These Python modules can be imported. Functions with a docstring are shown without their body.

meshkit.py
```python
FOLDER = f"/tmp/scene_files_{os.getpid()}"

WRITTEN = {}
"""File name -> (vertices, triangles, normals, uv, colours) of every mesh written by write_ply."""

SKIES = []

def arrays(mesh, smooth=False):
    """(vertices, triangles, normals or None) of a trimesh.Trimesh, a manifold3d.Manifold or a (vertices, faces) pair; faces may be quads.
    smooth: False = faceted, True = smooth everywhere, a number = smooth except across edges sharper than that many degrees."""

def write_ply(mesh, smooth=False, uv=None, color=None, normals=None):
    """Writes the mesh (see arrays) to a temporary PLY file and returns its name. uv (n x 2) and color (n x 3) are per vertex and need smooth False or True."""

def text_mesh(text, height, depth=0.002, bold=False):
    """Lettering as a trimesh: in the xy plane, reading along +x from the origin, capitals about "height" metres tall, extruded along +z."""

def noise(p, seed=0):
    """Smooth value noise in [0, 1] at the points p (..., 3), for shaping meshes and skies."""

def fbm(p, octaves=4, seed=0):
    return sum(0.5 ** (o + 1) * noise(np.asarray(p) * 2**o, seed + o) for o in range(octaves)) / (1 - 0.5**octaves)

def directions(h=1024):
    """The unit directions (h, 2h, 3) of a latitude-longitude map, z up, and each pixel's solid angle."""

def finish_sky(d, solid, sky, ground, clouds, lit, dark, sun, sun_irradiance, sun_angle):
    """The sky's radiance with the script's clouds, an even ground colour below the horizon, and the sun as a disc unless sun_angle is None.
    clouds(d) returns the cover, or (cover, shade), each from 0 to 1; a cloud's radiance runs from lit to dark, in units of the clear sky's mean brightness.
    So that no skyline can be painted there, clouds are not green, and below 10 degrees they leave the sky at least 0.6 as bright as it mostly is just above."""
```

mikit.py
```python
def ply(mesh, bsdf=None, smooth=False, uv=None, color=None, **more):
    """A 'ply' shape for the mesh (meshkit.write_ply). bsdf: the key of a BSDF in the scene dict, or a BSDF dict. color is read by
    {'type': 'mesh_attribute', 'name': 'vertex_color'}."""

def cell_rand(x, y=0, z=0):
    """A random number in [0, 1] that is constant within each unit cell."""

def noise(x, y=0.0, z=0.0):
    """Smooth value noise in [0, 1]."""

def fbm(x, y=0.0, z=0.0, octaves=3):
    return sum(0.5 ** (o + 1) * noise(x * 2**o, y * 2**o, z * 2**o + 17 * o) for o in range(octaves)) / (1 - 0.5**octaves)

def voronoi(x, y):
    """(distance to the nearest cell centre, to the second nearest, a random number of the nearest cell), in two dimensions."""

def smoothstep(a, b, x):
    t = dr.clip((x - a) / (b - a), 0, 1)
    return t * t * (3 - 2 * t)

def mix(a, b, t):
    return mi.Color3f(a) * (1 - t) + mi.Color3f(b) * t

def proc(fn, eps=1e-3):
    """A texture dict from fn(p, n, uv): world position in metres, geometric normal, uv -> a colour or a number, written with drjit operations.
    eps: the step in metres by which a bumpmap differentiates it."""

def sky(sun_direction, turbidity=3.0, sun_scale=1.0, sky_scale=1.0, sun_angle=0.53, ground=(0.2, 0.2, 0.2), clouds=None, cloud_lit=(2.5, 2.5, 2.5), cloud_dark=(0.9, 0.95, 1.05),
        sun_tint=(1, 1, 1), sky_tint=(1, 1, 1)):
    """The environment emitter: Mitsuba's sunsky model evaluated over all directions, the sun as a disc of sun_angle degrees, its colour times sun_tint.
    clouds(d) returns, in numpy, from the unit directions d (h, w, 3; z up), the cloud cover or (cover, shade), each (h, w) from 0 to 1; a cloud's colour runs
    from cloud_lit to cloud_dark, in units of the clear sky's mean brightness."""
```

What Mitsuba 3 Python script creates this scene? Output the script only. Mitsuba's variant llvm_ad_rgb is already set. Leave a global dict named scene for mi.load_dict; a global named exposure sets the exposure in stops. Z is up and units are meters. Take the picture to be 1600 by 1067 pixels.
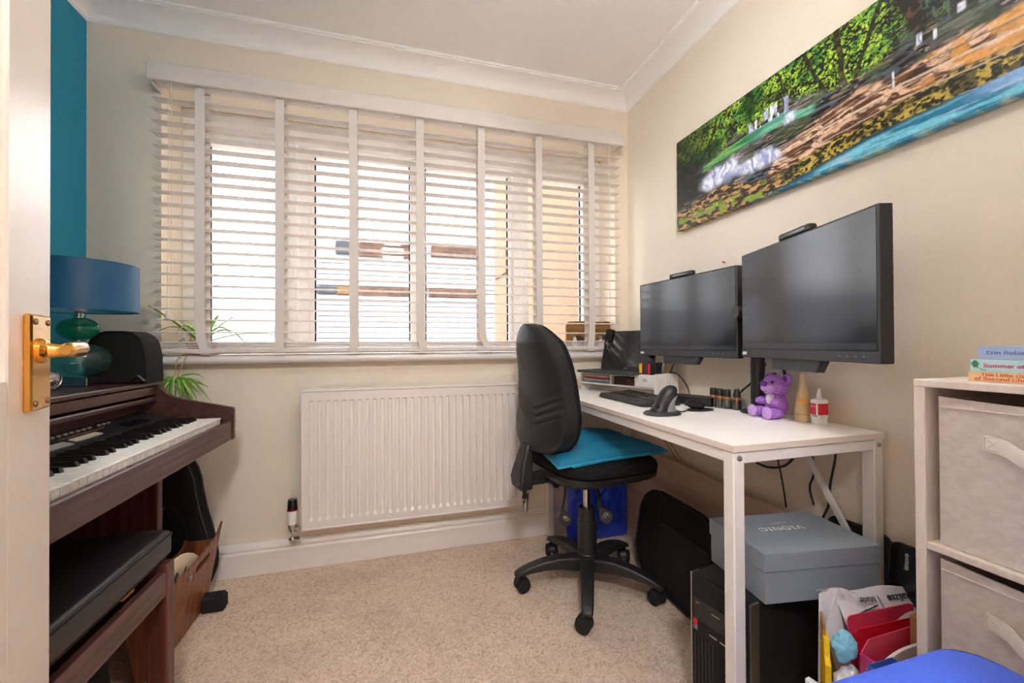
import math, random
import numpy as np, trimesh
import drjit as dr
import mitsuba as mi
import mikit, meshkit
from mikit import noise, fbm, voronoi, smoothstep, mix, cell_rand
import manifold3d as m3
import mapbox_earcut  # noqa: F401  (triangulation used by trimesh)
from shapely.geometry import Polygon

random.seed(7); np.random.seed(7); rng = np.random.default_rng(7)
T = mi.ScalarTransform4f
scene, labels = {}, {}

# ---------------------------------------------------------------- camera, sky, lamps, exposure
YAW, PITCH, ROLL, FPX = 0.279392, 0.007146, 0.005439, 646.31
CAM = np.array([0.0, 0.0, 0.97])
_c, _s = math.cos(YAW), math.sin(YAW)
_r, _f, _u = np.array([_c, -_s, 0]), np.array([_s, _c, 0]), np.array([0, 0, 1.0])
_fw = math.cos(PITCH) * _f + math.sin(PITCH) * _u
_up = math.cos(PITCH) * _u - math.sin(PITCH) * _f
_up = math.cos(ROLL) * _up + math.sin(ROLL) * _r
scene['camera'] = {'type': 'perspective', 'fov': math.degrees(2 * math.atan(800 / FPX)), 'fov_axis': 'x', 'near_clip': 0.02, 'far_clip': 200.0,
                   'to_world': T().look_at(origin=CAM.tolist(), target=(CAM + _fw).tolist(), up=_up.tolist())}
exposure = 1.15
SKY = 28.0          # brightness of the overcast sky
UNSEEN_LAMP = 9.5         # unseen ceiling lamp, placed to light the room from the right
UNSEEN_HALL_LAMP = 60.0         # unseen hall lamp behind the camera, lights what faces the doorway
scene['sky'] = mikit.sky((0.25, 0.45, 0.75), turbidity=4.0, sun_scale=0.0, sky_scale=SKY, ground=(0.35, 0.34, 0.32),
                         clouds=lambda d: (np.ones(d.shape[:2]), np.zeros(d.shape[:2])), cloud_lit=(1.0, 1.02, 1.06))

# ---------------------------------------------------------------- room sizes
XL, XR, D, ZC = -1.150, 1.241, 2.005, 2.318
WX0, WX1, WZ0, WZ1 = -0.905, 1.161, 0.900, 2.04      # window opening
YF = 0.12                                             # inner face of the wall the camera looks in through

# ---------------------------------------------------------------- materials
def lin(rgb):
    a = np.asarray(rgb, float) / 255.0
    return np.where(a <= 0.04045, a / 12.92, ((a + 0.055) / 1.055) ** 2.4).tolist()

def C(rgb):
    return {'type': 'rgb', 'value': lin(rgb)}

def M(name, rgb, rough=0.5, spec=0.5, **kw):
    tex = rgb if isinstance(rgb, dict) else C(rgb)
    b = {'type': 'principled', 'base_color': tex, 'roughness': rough, 'specular': spec}
    bump = kw.pop('bump', None)
    b.update(kw)
    if bump:
        b = {'type': 'bumpmap', 'nested_texture': bump[0], 'scale': bump[1], 'nested_bsdf': b}
    scene['material_' + name] = {'type': 'twosided', 'bsdf': b}
    return name

def L3(rgb):
    return mi.Color3f(*lin(rgb))

def wood_fn(a, b, axis, fx=60.0, fy=4.0):
    A, B = L3(a), L3(b)
    def fn(p, n, uv):
        along, u, v = ((p.x, p.y, p.z), (p.y, p.x, p.z), (p.z, p.x, p.y))[axis]
        w = fbm(along * fy, u * fx, v * fx, 3)
        return mix(A, B, smoothstep(0.25, 0.75, w))
    return mikit.proc(fn)

def speck_fn(a, b, f, lo=0.3, hi=0.7):
    A, B = L3(a), L3(b)
    return mikit.proc(lambda p, n, uv: mix(A, B, smoothstep(lo, hi, fbm(p.x * f, p.y * f, p.z * f, 3))))

def carpet_fn(p, n, uv):
    wx = noise(p.x * 60, p.y * 60, 3.0) * 0.03
    wy = noise(p.x * 60, p.y * 60, 9.0) * 0.03
    r = dr.abs(noise((p.x + wx) * 210, (p.y + wy) * 210, 1.0) - 0.5) * 2
    w = dr.abs(noise((p.x + wy) * 150, (p.y - wx) * 150, 5.0) - 0.5) * 2
    t = 0.55 * r + 0.45 * w
    big = fbm(p.x * 7, p.y * 7, 0.0, 3)
    c = mix(L3((222, 201, 183)), L3((182, 156, 136)), smoothstep(0.03, 0.8, t))
    return c * (0.88 + 0.24 * big)

def brick_fn(p, n, uv):
    row = dr.floor(p.z / 0.075)
    x = p.x / 0.225 + 0.5 * (row - 2 * dr.floor(row / 2))
    fx, fz = x - dr.floor(x), p.z / 0.075 - row
    joint = (fx < 0.05) | (fz < 0.14)
    k = cell_rand(dr.floor(x), row, 2)
    return dr.select(joint, L3((96, 88, 80)), mix(L3((94, 68, 54)), L3((72, 52, 44)), k))

M('paint_cream', (227, 216, 200), 0.75, 0.25)
M('paint_teal', (38, 136, 168), 0.6, 0.3)
M('paint_ceiling', (241, 240, 239), 0.85, 0.2)
M('paint_trim', (232, 227, 223), 0.35, 0.45)
M('paint_door', (210, 200, 189), 0.3, 0.5)
M('carpet', mikit.proc(carpet_fn), 0.95, 0.05)
M('blind_white', (214, 206, 199), 0.45, 0.4)
M('tape_white', (216, 208, 201), 0.9, 0.1)
M('cord', (220, 210, 195), 0.9, 0.1)
M('upvc', (232, 228, 224), 0.3, 0.5)
M('gasket', (32, 36, 44), 0.7, 0.2)
M('radiator_white', (226, 218, 213), 0.3, 0.5)
M('chrome', (205, 203, 200), 0.12, metallic=1.0)
M('steel', (170, 168, 166), 0.3, metallic=1.0)
M('brass', (226, 170, 88), 0.16, metallic=1.0)
M('brass_dark', (120, 96, 66), 0.35, metallic=1.0)
M('black_plastic', (27, 27, 28), 0.45, 0.45)
M('black_gloss', (16, 16, 17), 0.12, 0.5)
M('black_matte', (24, 24, 25), 0.75, 0.25)
M('black_fabric', (22, 22, 24), 0.9, 0.15)
M('black_leather', (20, 20, 23), 0.32, 0.5)
M('charcoal', (48, 50, 52), 0.5, 0.4)
M('grey_plastic', (108, 108, 112), 0.45, 0.4)
M('white_plastic', (234, 232, 230), 0.3, 0.5)
M('red', (196, 36, 44), 0.5, 0.4)
M('white', (240, 238, 235), 0.5, 0.3)
M('print_white', (222, 222, 222), 0.6, 0.2)
M('print_black', (24, 24, 26), 0.7, 0.2)
M('mahogany', wood_fn((74, 46, 43), (58, 36, 34), 1, 90, 3), 0.28, 0.5)
M('mahogany_z', wood_fn((80, 43, 37), (60, 32, 28), 2, 90, 3), 0.28, 0.5)
M('rack_wood', wood_fn((126, 74, 44), (94, 51, 31), 2, 60, 5), 0.4, 0.45)
M('key_white', (238, 234, 226), 0.22, 0.5)
M('key_black', (18, 18, 19), 0.22, 0.5)
M('desk_white', (234, 229, 224), 0.38, 0.45)
M('desk_edge', (222, 208, 198), 0.5, 0.35)
M('desk_metal', (232, 227, 224), 0.35, 0.5)
M('screen', (30, 32, 35), 0.16, 0.5)
M('teal_velvet', (24, 110, 146), 0.55, 0.4, sheen=0.3, sheen_tint=0.6)
M('teal_piping', (40, 150, 180), 0.6, 0.3)
M('shade_blue', (22, 84, 124), 0.42, 0.5, sheen=0.3)
M('shade_inner', (90, 150, 170), 0.8, 0.2)
M('silver_plate', (160, 162, 164), 0.28, metallic=1.0)
M('cardboard_grey', (128, 138, 148), 0.6, 0.3)
M('cardboard_brown', (176, 134, 96), 0.8, 0.2)
M('board_wood', wood_fn((206, 178, 160), (188, 158, 140), 1, 40, 3), 0.6, 0.3)
M('blue_bag', (34, 76, 208), 0.28, 0.5)
M('blue_velvet', (70, 100, 212), 0.65, 0.3, sheen=0.5)
M('shelf_white', wood_fn((236, 226, 214), (226, 214, 201), 2, 70, 4), 0.45, 0.4)
M('linen', speck_fn((214, 205, 199), (204, 194, 188), 90), 0.9, 0.1)
M('linen_strap', (232, 224, 216), 0.7, 0.2)
M('leaf_green', (112, 160, 56), 0.5, 0.4)
M('leaf_cream', (206, 216, 140), 0.5, 0.4)
M('leaf_dark', (74, 120, 48), 0.5, 0.4)
M('stem_tan', (196, 164, 92), 0.6, 0.3)
M('terracotta', (150, 96, 74), 0.8, 0.2)
M('plush', speck_fn((172, 122, 204), (146, 94, 182), 220), 0.95, 0.1, sheen=0.5)
M('plush_light', speck_fn((200, 160, 222), (180, 138, 206), 220), 0.95, 0.1, sheen=0.5)
M('plush_dark', (84, 44, 122), 0.7, 0.3)
M('plush_white', (226, 214, 226), 0.95, 0.1)
M('tube_beige', (204, 178, 132), 0.4, 0.45)
M('orange', (232, 158, 46), 0.5, 0.4)
M('amber', (150, 84, 40), 0.2, 0.5)
M('plastic_smoke', (112, 130, 142), 0.2, 0.5)
M('yellow', (232, 186, 30), 0.45, 0.4)
M('magenta', (170, 50, 100), 0.35, 0.4)
M('red_folder', (200, 30, 48), 0.35, 0.4)
M('pink_folder', (206, 62, 92), 0.35, 0.4)
M('paper', (236, 232, 224), 0.8, 0.2)
M('brown_paper', (150, 112, 74), 0.85, 0.15)
M('box_blue', (52, 88, 176), 0.5, 0.4)
M('light_blue', (132, 196, 220), 0.8, 0.2)
M('bag_white', (222, 220, 224), 0.4, 0.4)
M('book_blue', (168, 192, 232), 0.45, 0.4)
M('book_aqua', (186, 224, 232), 0.45, 0.4)
M('book_tan', (232, 196, 152), 0.5, 0.4)
M('leaf_print', (62, 130, 98), 0.6, 0.3)
M('text_pink', (196, 60, 110), 0.6, 0.3)
M('text_blue', (74, 104, 150), 0.6, 0.3)
M('text_rust', (190, 92, 62), 0.6, 0.3)
M('ochre_wood', (124, 90, 48), 0.6, 0.3)
M('orna_dark', (66, 48, 38), 0.6, 0.3)
M('orna_blue', (104, 150, 200), 0.5, 0.3)
M('orna_orange', (206, 120, 60), 0.5, 0.3)
M('purple_dark', (62, 34, 54), 0.5, 0.4)
M('control_panel', (30, 32, 36), 0.25, 0.5)
M('panel_grey', (150, 150, 148), 0.3, 0.5)
M('lcd', (196, 190, 176), 0.3, 0.5)
M('music_cream', (228, 214, 186), 0.7, 0.2)
M('render_cream', (138, 115, 94), 0.9, 0.1)
M('render_white', (158, 161, 168), 0.9, 0.1)
M('brick', mikit.proc(brick_fn), 0.9, 0.1)
M('slate', (66, 70, 76), 0.8, 0.2)
M('outdoor_ground', (150, 146, 140), 0.95, 0.1)
M('fascia_orange', (116, 88, 50), 0.8, 0.2)
M('lamp_case', (236, 234, 230), 0.4, 0.4)
scene['material_pane_glass'] = {'type': 'thindielectric', 'int_ior': 1.5}
scene['material_green_glass'] = {'type': 'principledthin', 'base_color': {'type': 'rgb', 'value': [0.10, 0.62, 0.42]}, 'roughness': 0.03, 'spec_trans': 0.88, 'eta': 1.5, 'diff_trans': 1.0}
scene['material_teal_glass'] = {'type': 'principledthin', 'base_color': {'type': 'rgb', 'value': [0.50, 0.88, 0.80]}, 'roughness': 0.03, 'spec_trans': 0.88, 'eta': 1.5, 'diff_trans': 1.0}

scene['material_smoke_plastic'] = {'type': 'thindielectric', 'int_ior': 1.45, 'specular_transmittance': {'type': 'rgb', 'value': [0.62, 0.70, 0.76]}}

# ---------------------------------------------------------------- mesh helpers
def cat(*ms):
    ms = [m for m in ms if m is not None]
    return trimesh.util.concatenate(ms) if len(ms) > 1 else ms[0]

def hull(pts):
    return trimesh.convex.convex_hull(np.asarray(pts, float))

def bx(x0, x1, y0, y1, z0, z1, b=0.0):
    """A box, its edges chamfered by b."""
    x0, x1 = sorted((x0, x1)); y0, y1 = sorted((y0, y1)); z0, z1 = sorted((z0, z1))
    if b <= 0:
        m = trimesh.creation.box((x1 - x0, y1 - y0, z1 - z0))
        m.apply_translation(((x0 + x1) / 2, (y0 + y1) / 2, (z0 + z1) / 2))
        return m
    b = min(b, (x1 - x0) * .49, (y1 - y0) * .49, (z1 - z0) * .49)
    P = []
    for i, x in enumerate((x0, x1)):
        for j, y in enumerate((y0, y1)):
            for k, z in enumerate((z0, z1)):
                dx, dy, dz = (b if i == 0 else -b), (b if j == 0 else -b), (b if k == 0 else -b)
                P += [(x, y + dy, z + dz), (x + dx, y, z + dz), (x + dx, y + dy, z)]
    return hull(P)

def rbx(x0, x1, y0, y1, z0, z1, r, n=3):
    """A box with rounded edges of radius r."""
    s = trimesh.creation.icosphere(subdivisions=n - 1, radius=r)
    P = []
    for x in (x0 + r, x1 - r):
        for y in (y0 + r, y1 - r):
            for z in (z0 + r, z1 - r):
                P.append(s.vertices + (x, y, z))
    return hull(np.vstack(P))

def cyl(p, q, r, n=20, r2=None):
    p, q = np.asarray(p, float), np.asarray(q, float)
    h = np.linalg.norm(q - p)
    r2 = r if r2 is None else r2
    return place(lathe([(0, 0), (r, 0), (r2, h), (0, h)], n), p, q - p)

def place(m, at, zdir):
    z = np.asarray(zdir, float); z = z / np.linalg.norm(z)
    m = m.copy(); m.apply_transform(trimesh.geometry.align_vectors([0, 0, 1], z)); m.apply_translation(at)
    return m

def lathe(prof, n=32):
    """A turned solid around z; prof is [(radius, z), ...] from bottom to top."""
    prof = np.asarray(prof, float)
    a = np.arange(n) * 2 * np.pi / n
    V, idx = [], []
    for r, z in prof:
        if r < 1e-9:
            idx.append([len(V)]); V.append((0, 0, z))
        else:
            idx.append(list(range(len(V), len(V) + n))); V += [(r * math.cos(t), r * math.sin(t), z) for t in a]
    F = []
    for A, B in zip(idx[:-1], idx[1:]):
        for i in range(n):
            j = (i + 1) % n
            if len(A) == 1 and len(B) == 1: continue
            if len(A) == 1: F.append((A[0], B[j], B[i]))
            elif len(B) == 1: F.append((A[i], A[j], B[0]))
            else: F += [(A[i], A[j], B[j]), (A[i], B[j], B[i])]
    return trimesh.Trimesh(np.array(V), np.array(F), process=False)

def move(m, d):
    m = m.copy(); m.apply_translation(d); return m

def rotz(m, ang, about=(0, 0, 0)):
    m = m.copy(); m.apply_transform(trimesh.transformations.rotation_matrix(ang, [0, 0, 1], about)); return m

def rot(m, ang, axis, about=(0, 0, 0)):
    m = m.copy(); m.apply_transform(trimesh.transformations.rotation_matrix(ang, axis, about)); return m

def spline(pts, k=8):
    """Catmull-Rom through pts."""
    P = np.asarray(pts, float); P = np.vstack([2 * P[0] - P[1], P, 2 * P[-1] - P[-2]])
    out = []
    for i in range(1, len(P) - 2):
        for t in np.arange(k) / k:
            a, b, c, d = P[i - 1:i + 3]
            out.append(0.5 * (2 * b + (c - a) * t + (2 * a - 5 * b + 4 * c - d) * t * t + (3 * b - 3 * c + d - a) * t ** 3))
    return np.array(out + [P[-2]])

def tube(pts, r, n=10, smooth=8, r_end=None):
    P = spline(pts, smooth) if smooth and len(pts) > 2 else np.asarray(pts, float)
    t = np.gradient(P, axis=0); t /= np.linalg.norm(t, axis=1, keepdims=True) + 1e-12
    ref = np.array([0, 0, 1.0]) if abs(t[0][2]) < 0.9 else np.array([1.0, 0, 0])
    a = np.cross(t[0], ref); a /= np.linalg.norm(a)
    rings, rad = [], np.linspace(r, r if r_end is None else r_end, len(P))
    for i in range(len(P)):
        a = a - t[i] * (a @ t[i]); a /= np.linalg.norm(a) + 1e-12
        b = np.cross(t[i], a)
        ang = np.arange(n) * 2 * np.pi / n
        rings.append(P[i] + rad[i] * (np.cos(ang)[:, None] * a + np.sin(ang)[:, None] * b))
    return loft(rings)

def loft(rings, cap=True, closed=True):
    """Skin over rings of equal point count."""
    rings = [np.asarray(r, float) for r in rings]
    n, k = len(rings[0]), len(rings)
    V = np.vstack(rings); F = []
    m = n if closed else n - 1
    for i in range(k - 1):
        for j in range(m):
            a, b = i * n + j, i * n + (j + 1) % n
            F += [(a, b, b + n), (a, b + n, a + n)]
    if cap and closed:
        for i, flip in ((0, True), (k - 1, False)):
            c = len(V); V = np.vstack([V, rings[i].mean(0)])
            for j in range(n):
                a, b = i * n + j, i * n + (j + 1) % n
                F.append((c, b, a) if flip else (c, a, b))
    mesh = trimesh.Trimesh(V, np.array(F), process=False)
    if cap and closed and mesh.volume < 0: mesh.invert()
    return mesh

def prism(poly, h, b=0.0, o=(0, 0, 0), u=(1, 0, 0), v=(0, 1, 0)):
    """The 2-D outline poly (u, v) extruded by h along u x v from o, its rims bevelled by b."""
    P = np.asarray(poly, float)
    if Polygon(P).exterior.is_ccw is False: P = P[::-1]
    o, u, v = (np.asarray(x, float) for x in (o, u, v))
    w = np.cross(u, v)
    layers = [(0, b), (b, 0), (h - b, 0), (h, b)] if b > 0 else [(0, 0), (h, 0)]
    nrm = np.roll(P, -1, 0) - np.roll(P, 1, 0); nrm = np.stack([nrm[:, 1], -nrm[:, 0]], 1); nrm /= np.linalg.norm(nrm, axis=1, keepdims=True) + 1e-12
    rings = [[o + u * q[0] + v * q[1] + w * z for q in (P - nrm * ins)] for z, ins in layers]
    n = len(P)
    body = loft(rings, cap=False)
    tri = trimesh.creation.triangulate_polygon(Polygon(P), engine='earcut')
    tv, tf = tri
    d = np.linalg.norm(tv[:, None] - P[None], axis=2).argmin(1)
    f = d[tf]
    a = P[f]; area = (a[:, 1, 0] - a[:, 0, 0]) * (a[:, 2, 1] - a[:, 0, 1]) - (a[:, 2, 0] - a[:, 0, 0]) * (a[:, 1, 1] - a[:, 0, 1])
    f = np.where(area[:, None] < 0, f[:, ::-1], f)
    F = np.vstack([body.faces, f[:, ::-1], f + n * (len(layers) - 1)])
    return trimesh.Trimesh(body.vertices, F, process=False)

def grid(fn, nu, nv, wrap=False):
    """A sheet (nu x nv points) from fn(U, V) -> (nu, nv, 3); with uv."""
    U, V = np.meshgrid(np.linspace(0, 1, nu), np.linspace(0, 1, nv), indexing='ij')
    P = fn(U, V).reshape(-1, 3)
    i, j = np.meshgrid(np.arange(nu - 1), np.arange(nv - 1), indexing='ij')
    a = (i * nv + j).ravel()
    F = np.vstack([np.stack([a, a + nv, a + nv + 1], 1), np.stack([a, a + nv + 1, a + 1], 1)])
    return trimesh.Trimesh(P, F, process=False)

def sheet(fn, nu, nv, th):
    """A sheet of thickness th: two skins and a rim."""
    U, V = np.meshgrid(np.linspace(0, 1, nu), np.linspace(0, 1, nv), indexing='ij')
    P = fn(U, V)
    du, dv = np.gradient(P, axis=0), np.gradient(P, axis=1)
    n = np.cross(du, dv); n /= np.linalg.norm(n, axis=2, keepdims=True) + 1e-12
    A, B = grid(lambda u, v: P + n * th / 2, nu, nv), grid(lambda u, v: P - n * th / 2, nu, nv)
    B.invert()
    idx = np.arange(nu * nv).reshape(nu, nv)
    loop = np.concatenate([idx[:, 0], idx[-1, 1:], idx[-2::-1, -1], idx[0, -2:0:-1]])
    k = nu * nv; F = []
    for a, b in zip(loop, np.roll(loop, -1)):
        F += [(a, a + k, b + k), (a, b + k, b)]
    return trimesh.Trimesh(np.vstack([A.vertices, B.vertices]), np.vstack([A.faces, B.faces + k, F]), process=False)

def ell(c, r, sub=3):
    m = trimesh.creation.icosphere(subdivisions=sub); m.vertices = m.vertices * np.asarray(r) + np.asarray(c); return m

def superellipse(a, b, n, e=4.0):
    t = np.arange(n) * 2 * np.pi / n
    return np.stack([a * np.sign(np.cos(t)) * np.abs(np.cos(t)) ** (2 / e), b * np.sign(np.sin(t)) * np.abs(np.sin(t)) ** (2 / e)], 1)

def rrect(x0, x1, y0, y1, r, n=6):
    P = []
    for cx, cy, a0 in ((x1 - r, y1 - r, 0), (x0 + r, y1 - r, 90), (x0 + r, y0 + r, 180), (x1 - r, y0 + r, 270)):
        for k in range(n + 1):
            a = math.radians(a0 + 90 * k / n); P.append((cx + r * math.cos(a), cy + r * math.sin(a)))
    return np.array(P)

def text(s, h, o, u, v, depth=0.0006, bold=False, stretch=1.0):
    """Lettering whose reading direction is u and whose up is v, from o."""
    m = meshkit.text_mesh(s, h, depth, bold)
    u, v = np.asarray(u, float), np.asarray(v, float)
    w = np.cross(u, v)
    P = m.vertices
    m = trimesh.Trimesh(np.asarray(o) + P[:, :1] * u * stretch + P[:, 1:2] * v + P[:, 2:] * w, m.faces, process=False)
    return m

# ---------------------------------------------------------------- naming
_used = {}
def key(name):
    if name not in _used:
        _used[name] = 0; return name
    _used[name] += 1
    return f'{name}_{_used[name]:03d}'

def tag(k, label, cat_=None, group=None, kind=None):
    d = {}
    if label: d['label'] = label
    if cat_: d['category'] = cat_
    if group: d['group'] = group
    if kind: d['kind'] = kind
    labels[k] = d
    return k

def thing(name, label, cat_, group=None, kind=None):
    return tag(key(name), label, cat_, group, kind)

def struct(name, label, cat_):
    return tag(key(name), label, cat_, kind='structure')

def put(k, mesh, mat, smooth=30, **kw):
    scene[k] = mikit.ply(mesh, 'material_' + mat, smooth=smooth, **kw)
    return k

def part(parent, name, mesh, mat, smooth=30, label=None, **kw):
    k = key(parent + '__' + name)
    put(k, mesh, mat, smooth, **kw)
    if label: labels[k] = {'label': label}
    return k

def copy_part(parent, name, src, to_world):
    k = key(parent + '__' + name)
    scene[k] = {**scene[src], 'to_world': to_world}
    return k

# ================================================================ THE ROOM
def carpet_mesh(x0, x1, y0, y1, step):
    nx, ny = int((x1 - x0) / step) + 1, int((y1 - y0) / step) + 1
    def fn(U, V):
        x, y = x0 + U * (x1 - x0), y0 + V * (y1 - y0)
        q = np.stack([x * 150, y * 150, 0 * x], -1)
        h = np.abs(meshkit.noise(q, 3) - 0.5) * 2
        h2 = meshkit.noise(np.stack([x * 320, y * 320, 0 * x], -1), 5)
        e = np.minimum(np.minimum(x - x0, x1 - x), np.minimum(y - y0, y1 - y)) / 0.02
        z = np.clip(e, 0, 1) * (-0.0032 * h - 0.0022 * h2)
        return np.stack([x, y, z], -1)
    return grid(fn, nx, ny)

struct('floor', 'beige twist-pile carpet covering the whole floor', 'carpet')
HY = -1.6      # far end of the hall behind the camera
put('floor', cat(carpet_mesh(-0.80, 1.21, 0.75, D, 0.0036), bx(XL - .1, -0.80, YF, D + .05, -.08, 0), bx(1.21, XR + .1, YF, D + .05, -.08, 0),
                 bx(-0.80, 1.21, YF, 0.75, -.08, 0), bx(-1.3, 1.3, HY, YF, -.08, 0), bx(-.8, 1.21, .75, D + .05, -.08, -.012)), 'carpet', smooth=True)

WT = 0.36
struct('wall_back', 'cream painted wall around the window above the radiator', 'wall')
put('wall_back', cat(bx(XL - .1, WX0, D, D + WT, 0, 2.5), bx(WX1, XR + .1, D, D + WT, 0, 2.5), bx(WX0, WX1, D, D + WT, 0, WZ0), bx(WX0, WX1, D, D + WT, WZ1, 2.5)), 'paint_cream', smooth=False)
struct('wall_right', 'cream painted wall behind the desk and the forest picture', 'wall')
put('wall_right', bx(XR, XR + .1, YF - .1, D, 0, 2.5), 'paint_cream', smooth=False)
struct('wall_left', 'teal blue painted wall behind the piano', 'wall')
put('wall_left', bx(XL - .1, XL, YF - .1, D, 0, 2.5), 'paint_teal', smooth=False)
struct('wall_front', 'cream wall with the doorway the room is seen through', 'wall')
DX0, DX1 = -0.34, 0.52
put('wall_front', cat(bx(XL, DX0, YF - .1, YF, 0, 2.5), bx(DX1, XR, YF - .1, YF, 0, 2.5), bx(DX0, DX1, YF - .1, YF, 2.02, 2.5)), 'paint_cream', smooth=False)
struct('wall_hall', 'pale walls of the hall behind the doorway', 'wall')
put('wall_hall', cat(bx(-1.3, -1.2, HY, YF - .1, 0, 2.5), bx(1.2, 1.3, HY, YF - .1, 0, 2.5), bx(-1.2, 1.2, HY - .1, HY, 0, 2.5)), 'paint_cream', smooth=False)
struct('ceiling', 'plain white painted ceiling', 'ceiling')
put('ceiling', cat(bx(XL - .1, XR + .1, YF - .1, D + .1, ZC, ZC + .1), bx(-1.3, 1.3, HY - .1, YF - .1, ZC, ZC + .1)), 'paint_ceiling', smooth=False)

# coving: profile (out from wall, height), mitred at the corners
a = np.linspace(0, math.pi / 2, 10)
COVE = [(0, ZC - .0745), (.004, ZC - .0745), (.007, ZC - .068)] + [(.082 - .073 * math.cos(t), ZC - .066 + .052 * math.sin(t)) for t in a] + [(.083, ZC - .009), (.0905, ZC - .009), (.0905, ZC), (0, ZC)]
SKIRT = [(0, 0), (.018, 0), (.018, .088), (.0165, .094), (.0125, .099), (.0125, .103), (.0145, .107), (.0145, .112), (.011, .121), (.006, .128), (.004, .132), (0, .132)]
def run(prof, p, q, inward, m0, m1):
    """The moulding profile run along a wall from p to q; m0, m1: 1 = inner mitre."""
    p, q, w = np.array(p, float), np.array(q, float), np.array(inward, float)
    d = (q - p) / np.linalg.norm(q - p)
    R = [[np.append(e + w * o + d * (o * m), z) for o, z in prof] for e, m in ((p, m0), (q, -m1))]
    m = loft(R, cap=False)
    c = trimesh.creation.triangulate_polygon(Polygon(prof), engine='earcut')
    dd = np.linalg.norm(c[0][:, None] - np.array(prof)[None], axis=2).argmin(1)[c[1]]
    return trimesh.Trimesh(m.vertices, np.vstack([m.faces, dd, dd[:, ::-1] + len(prof)]), process=False)
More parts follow.
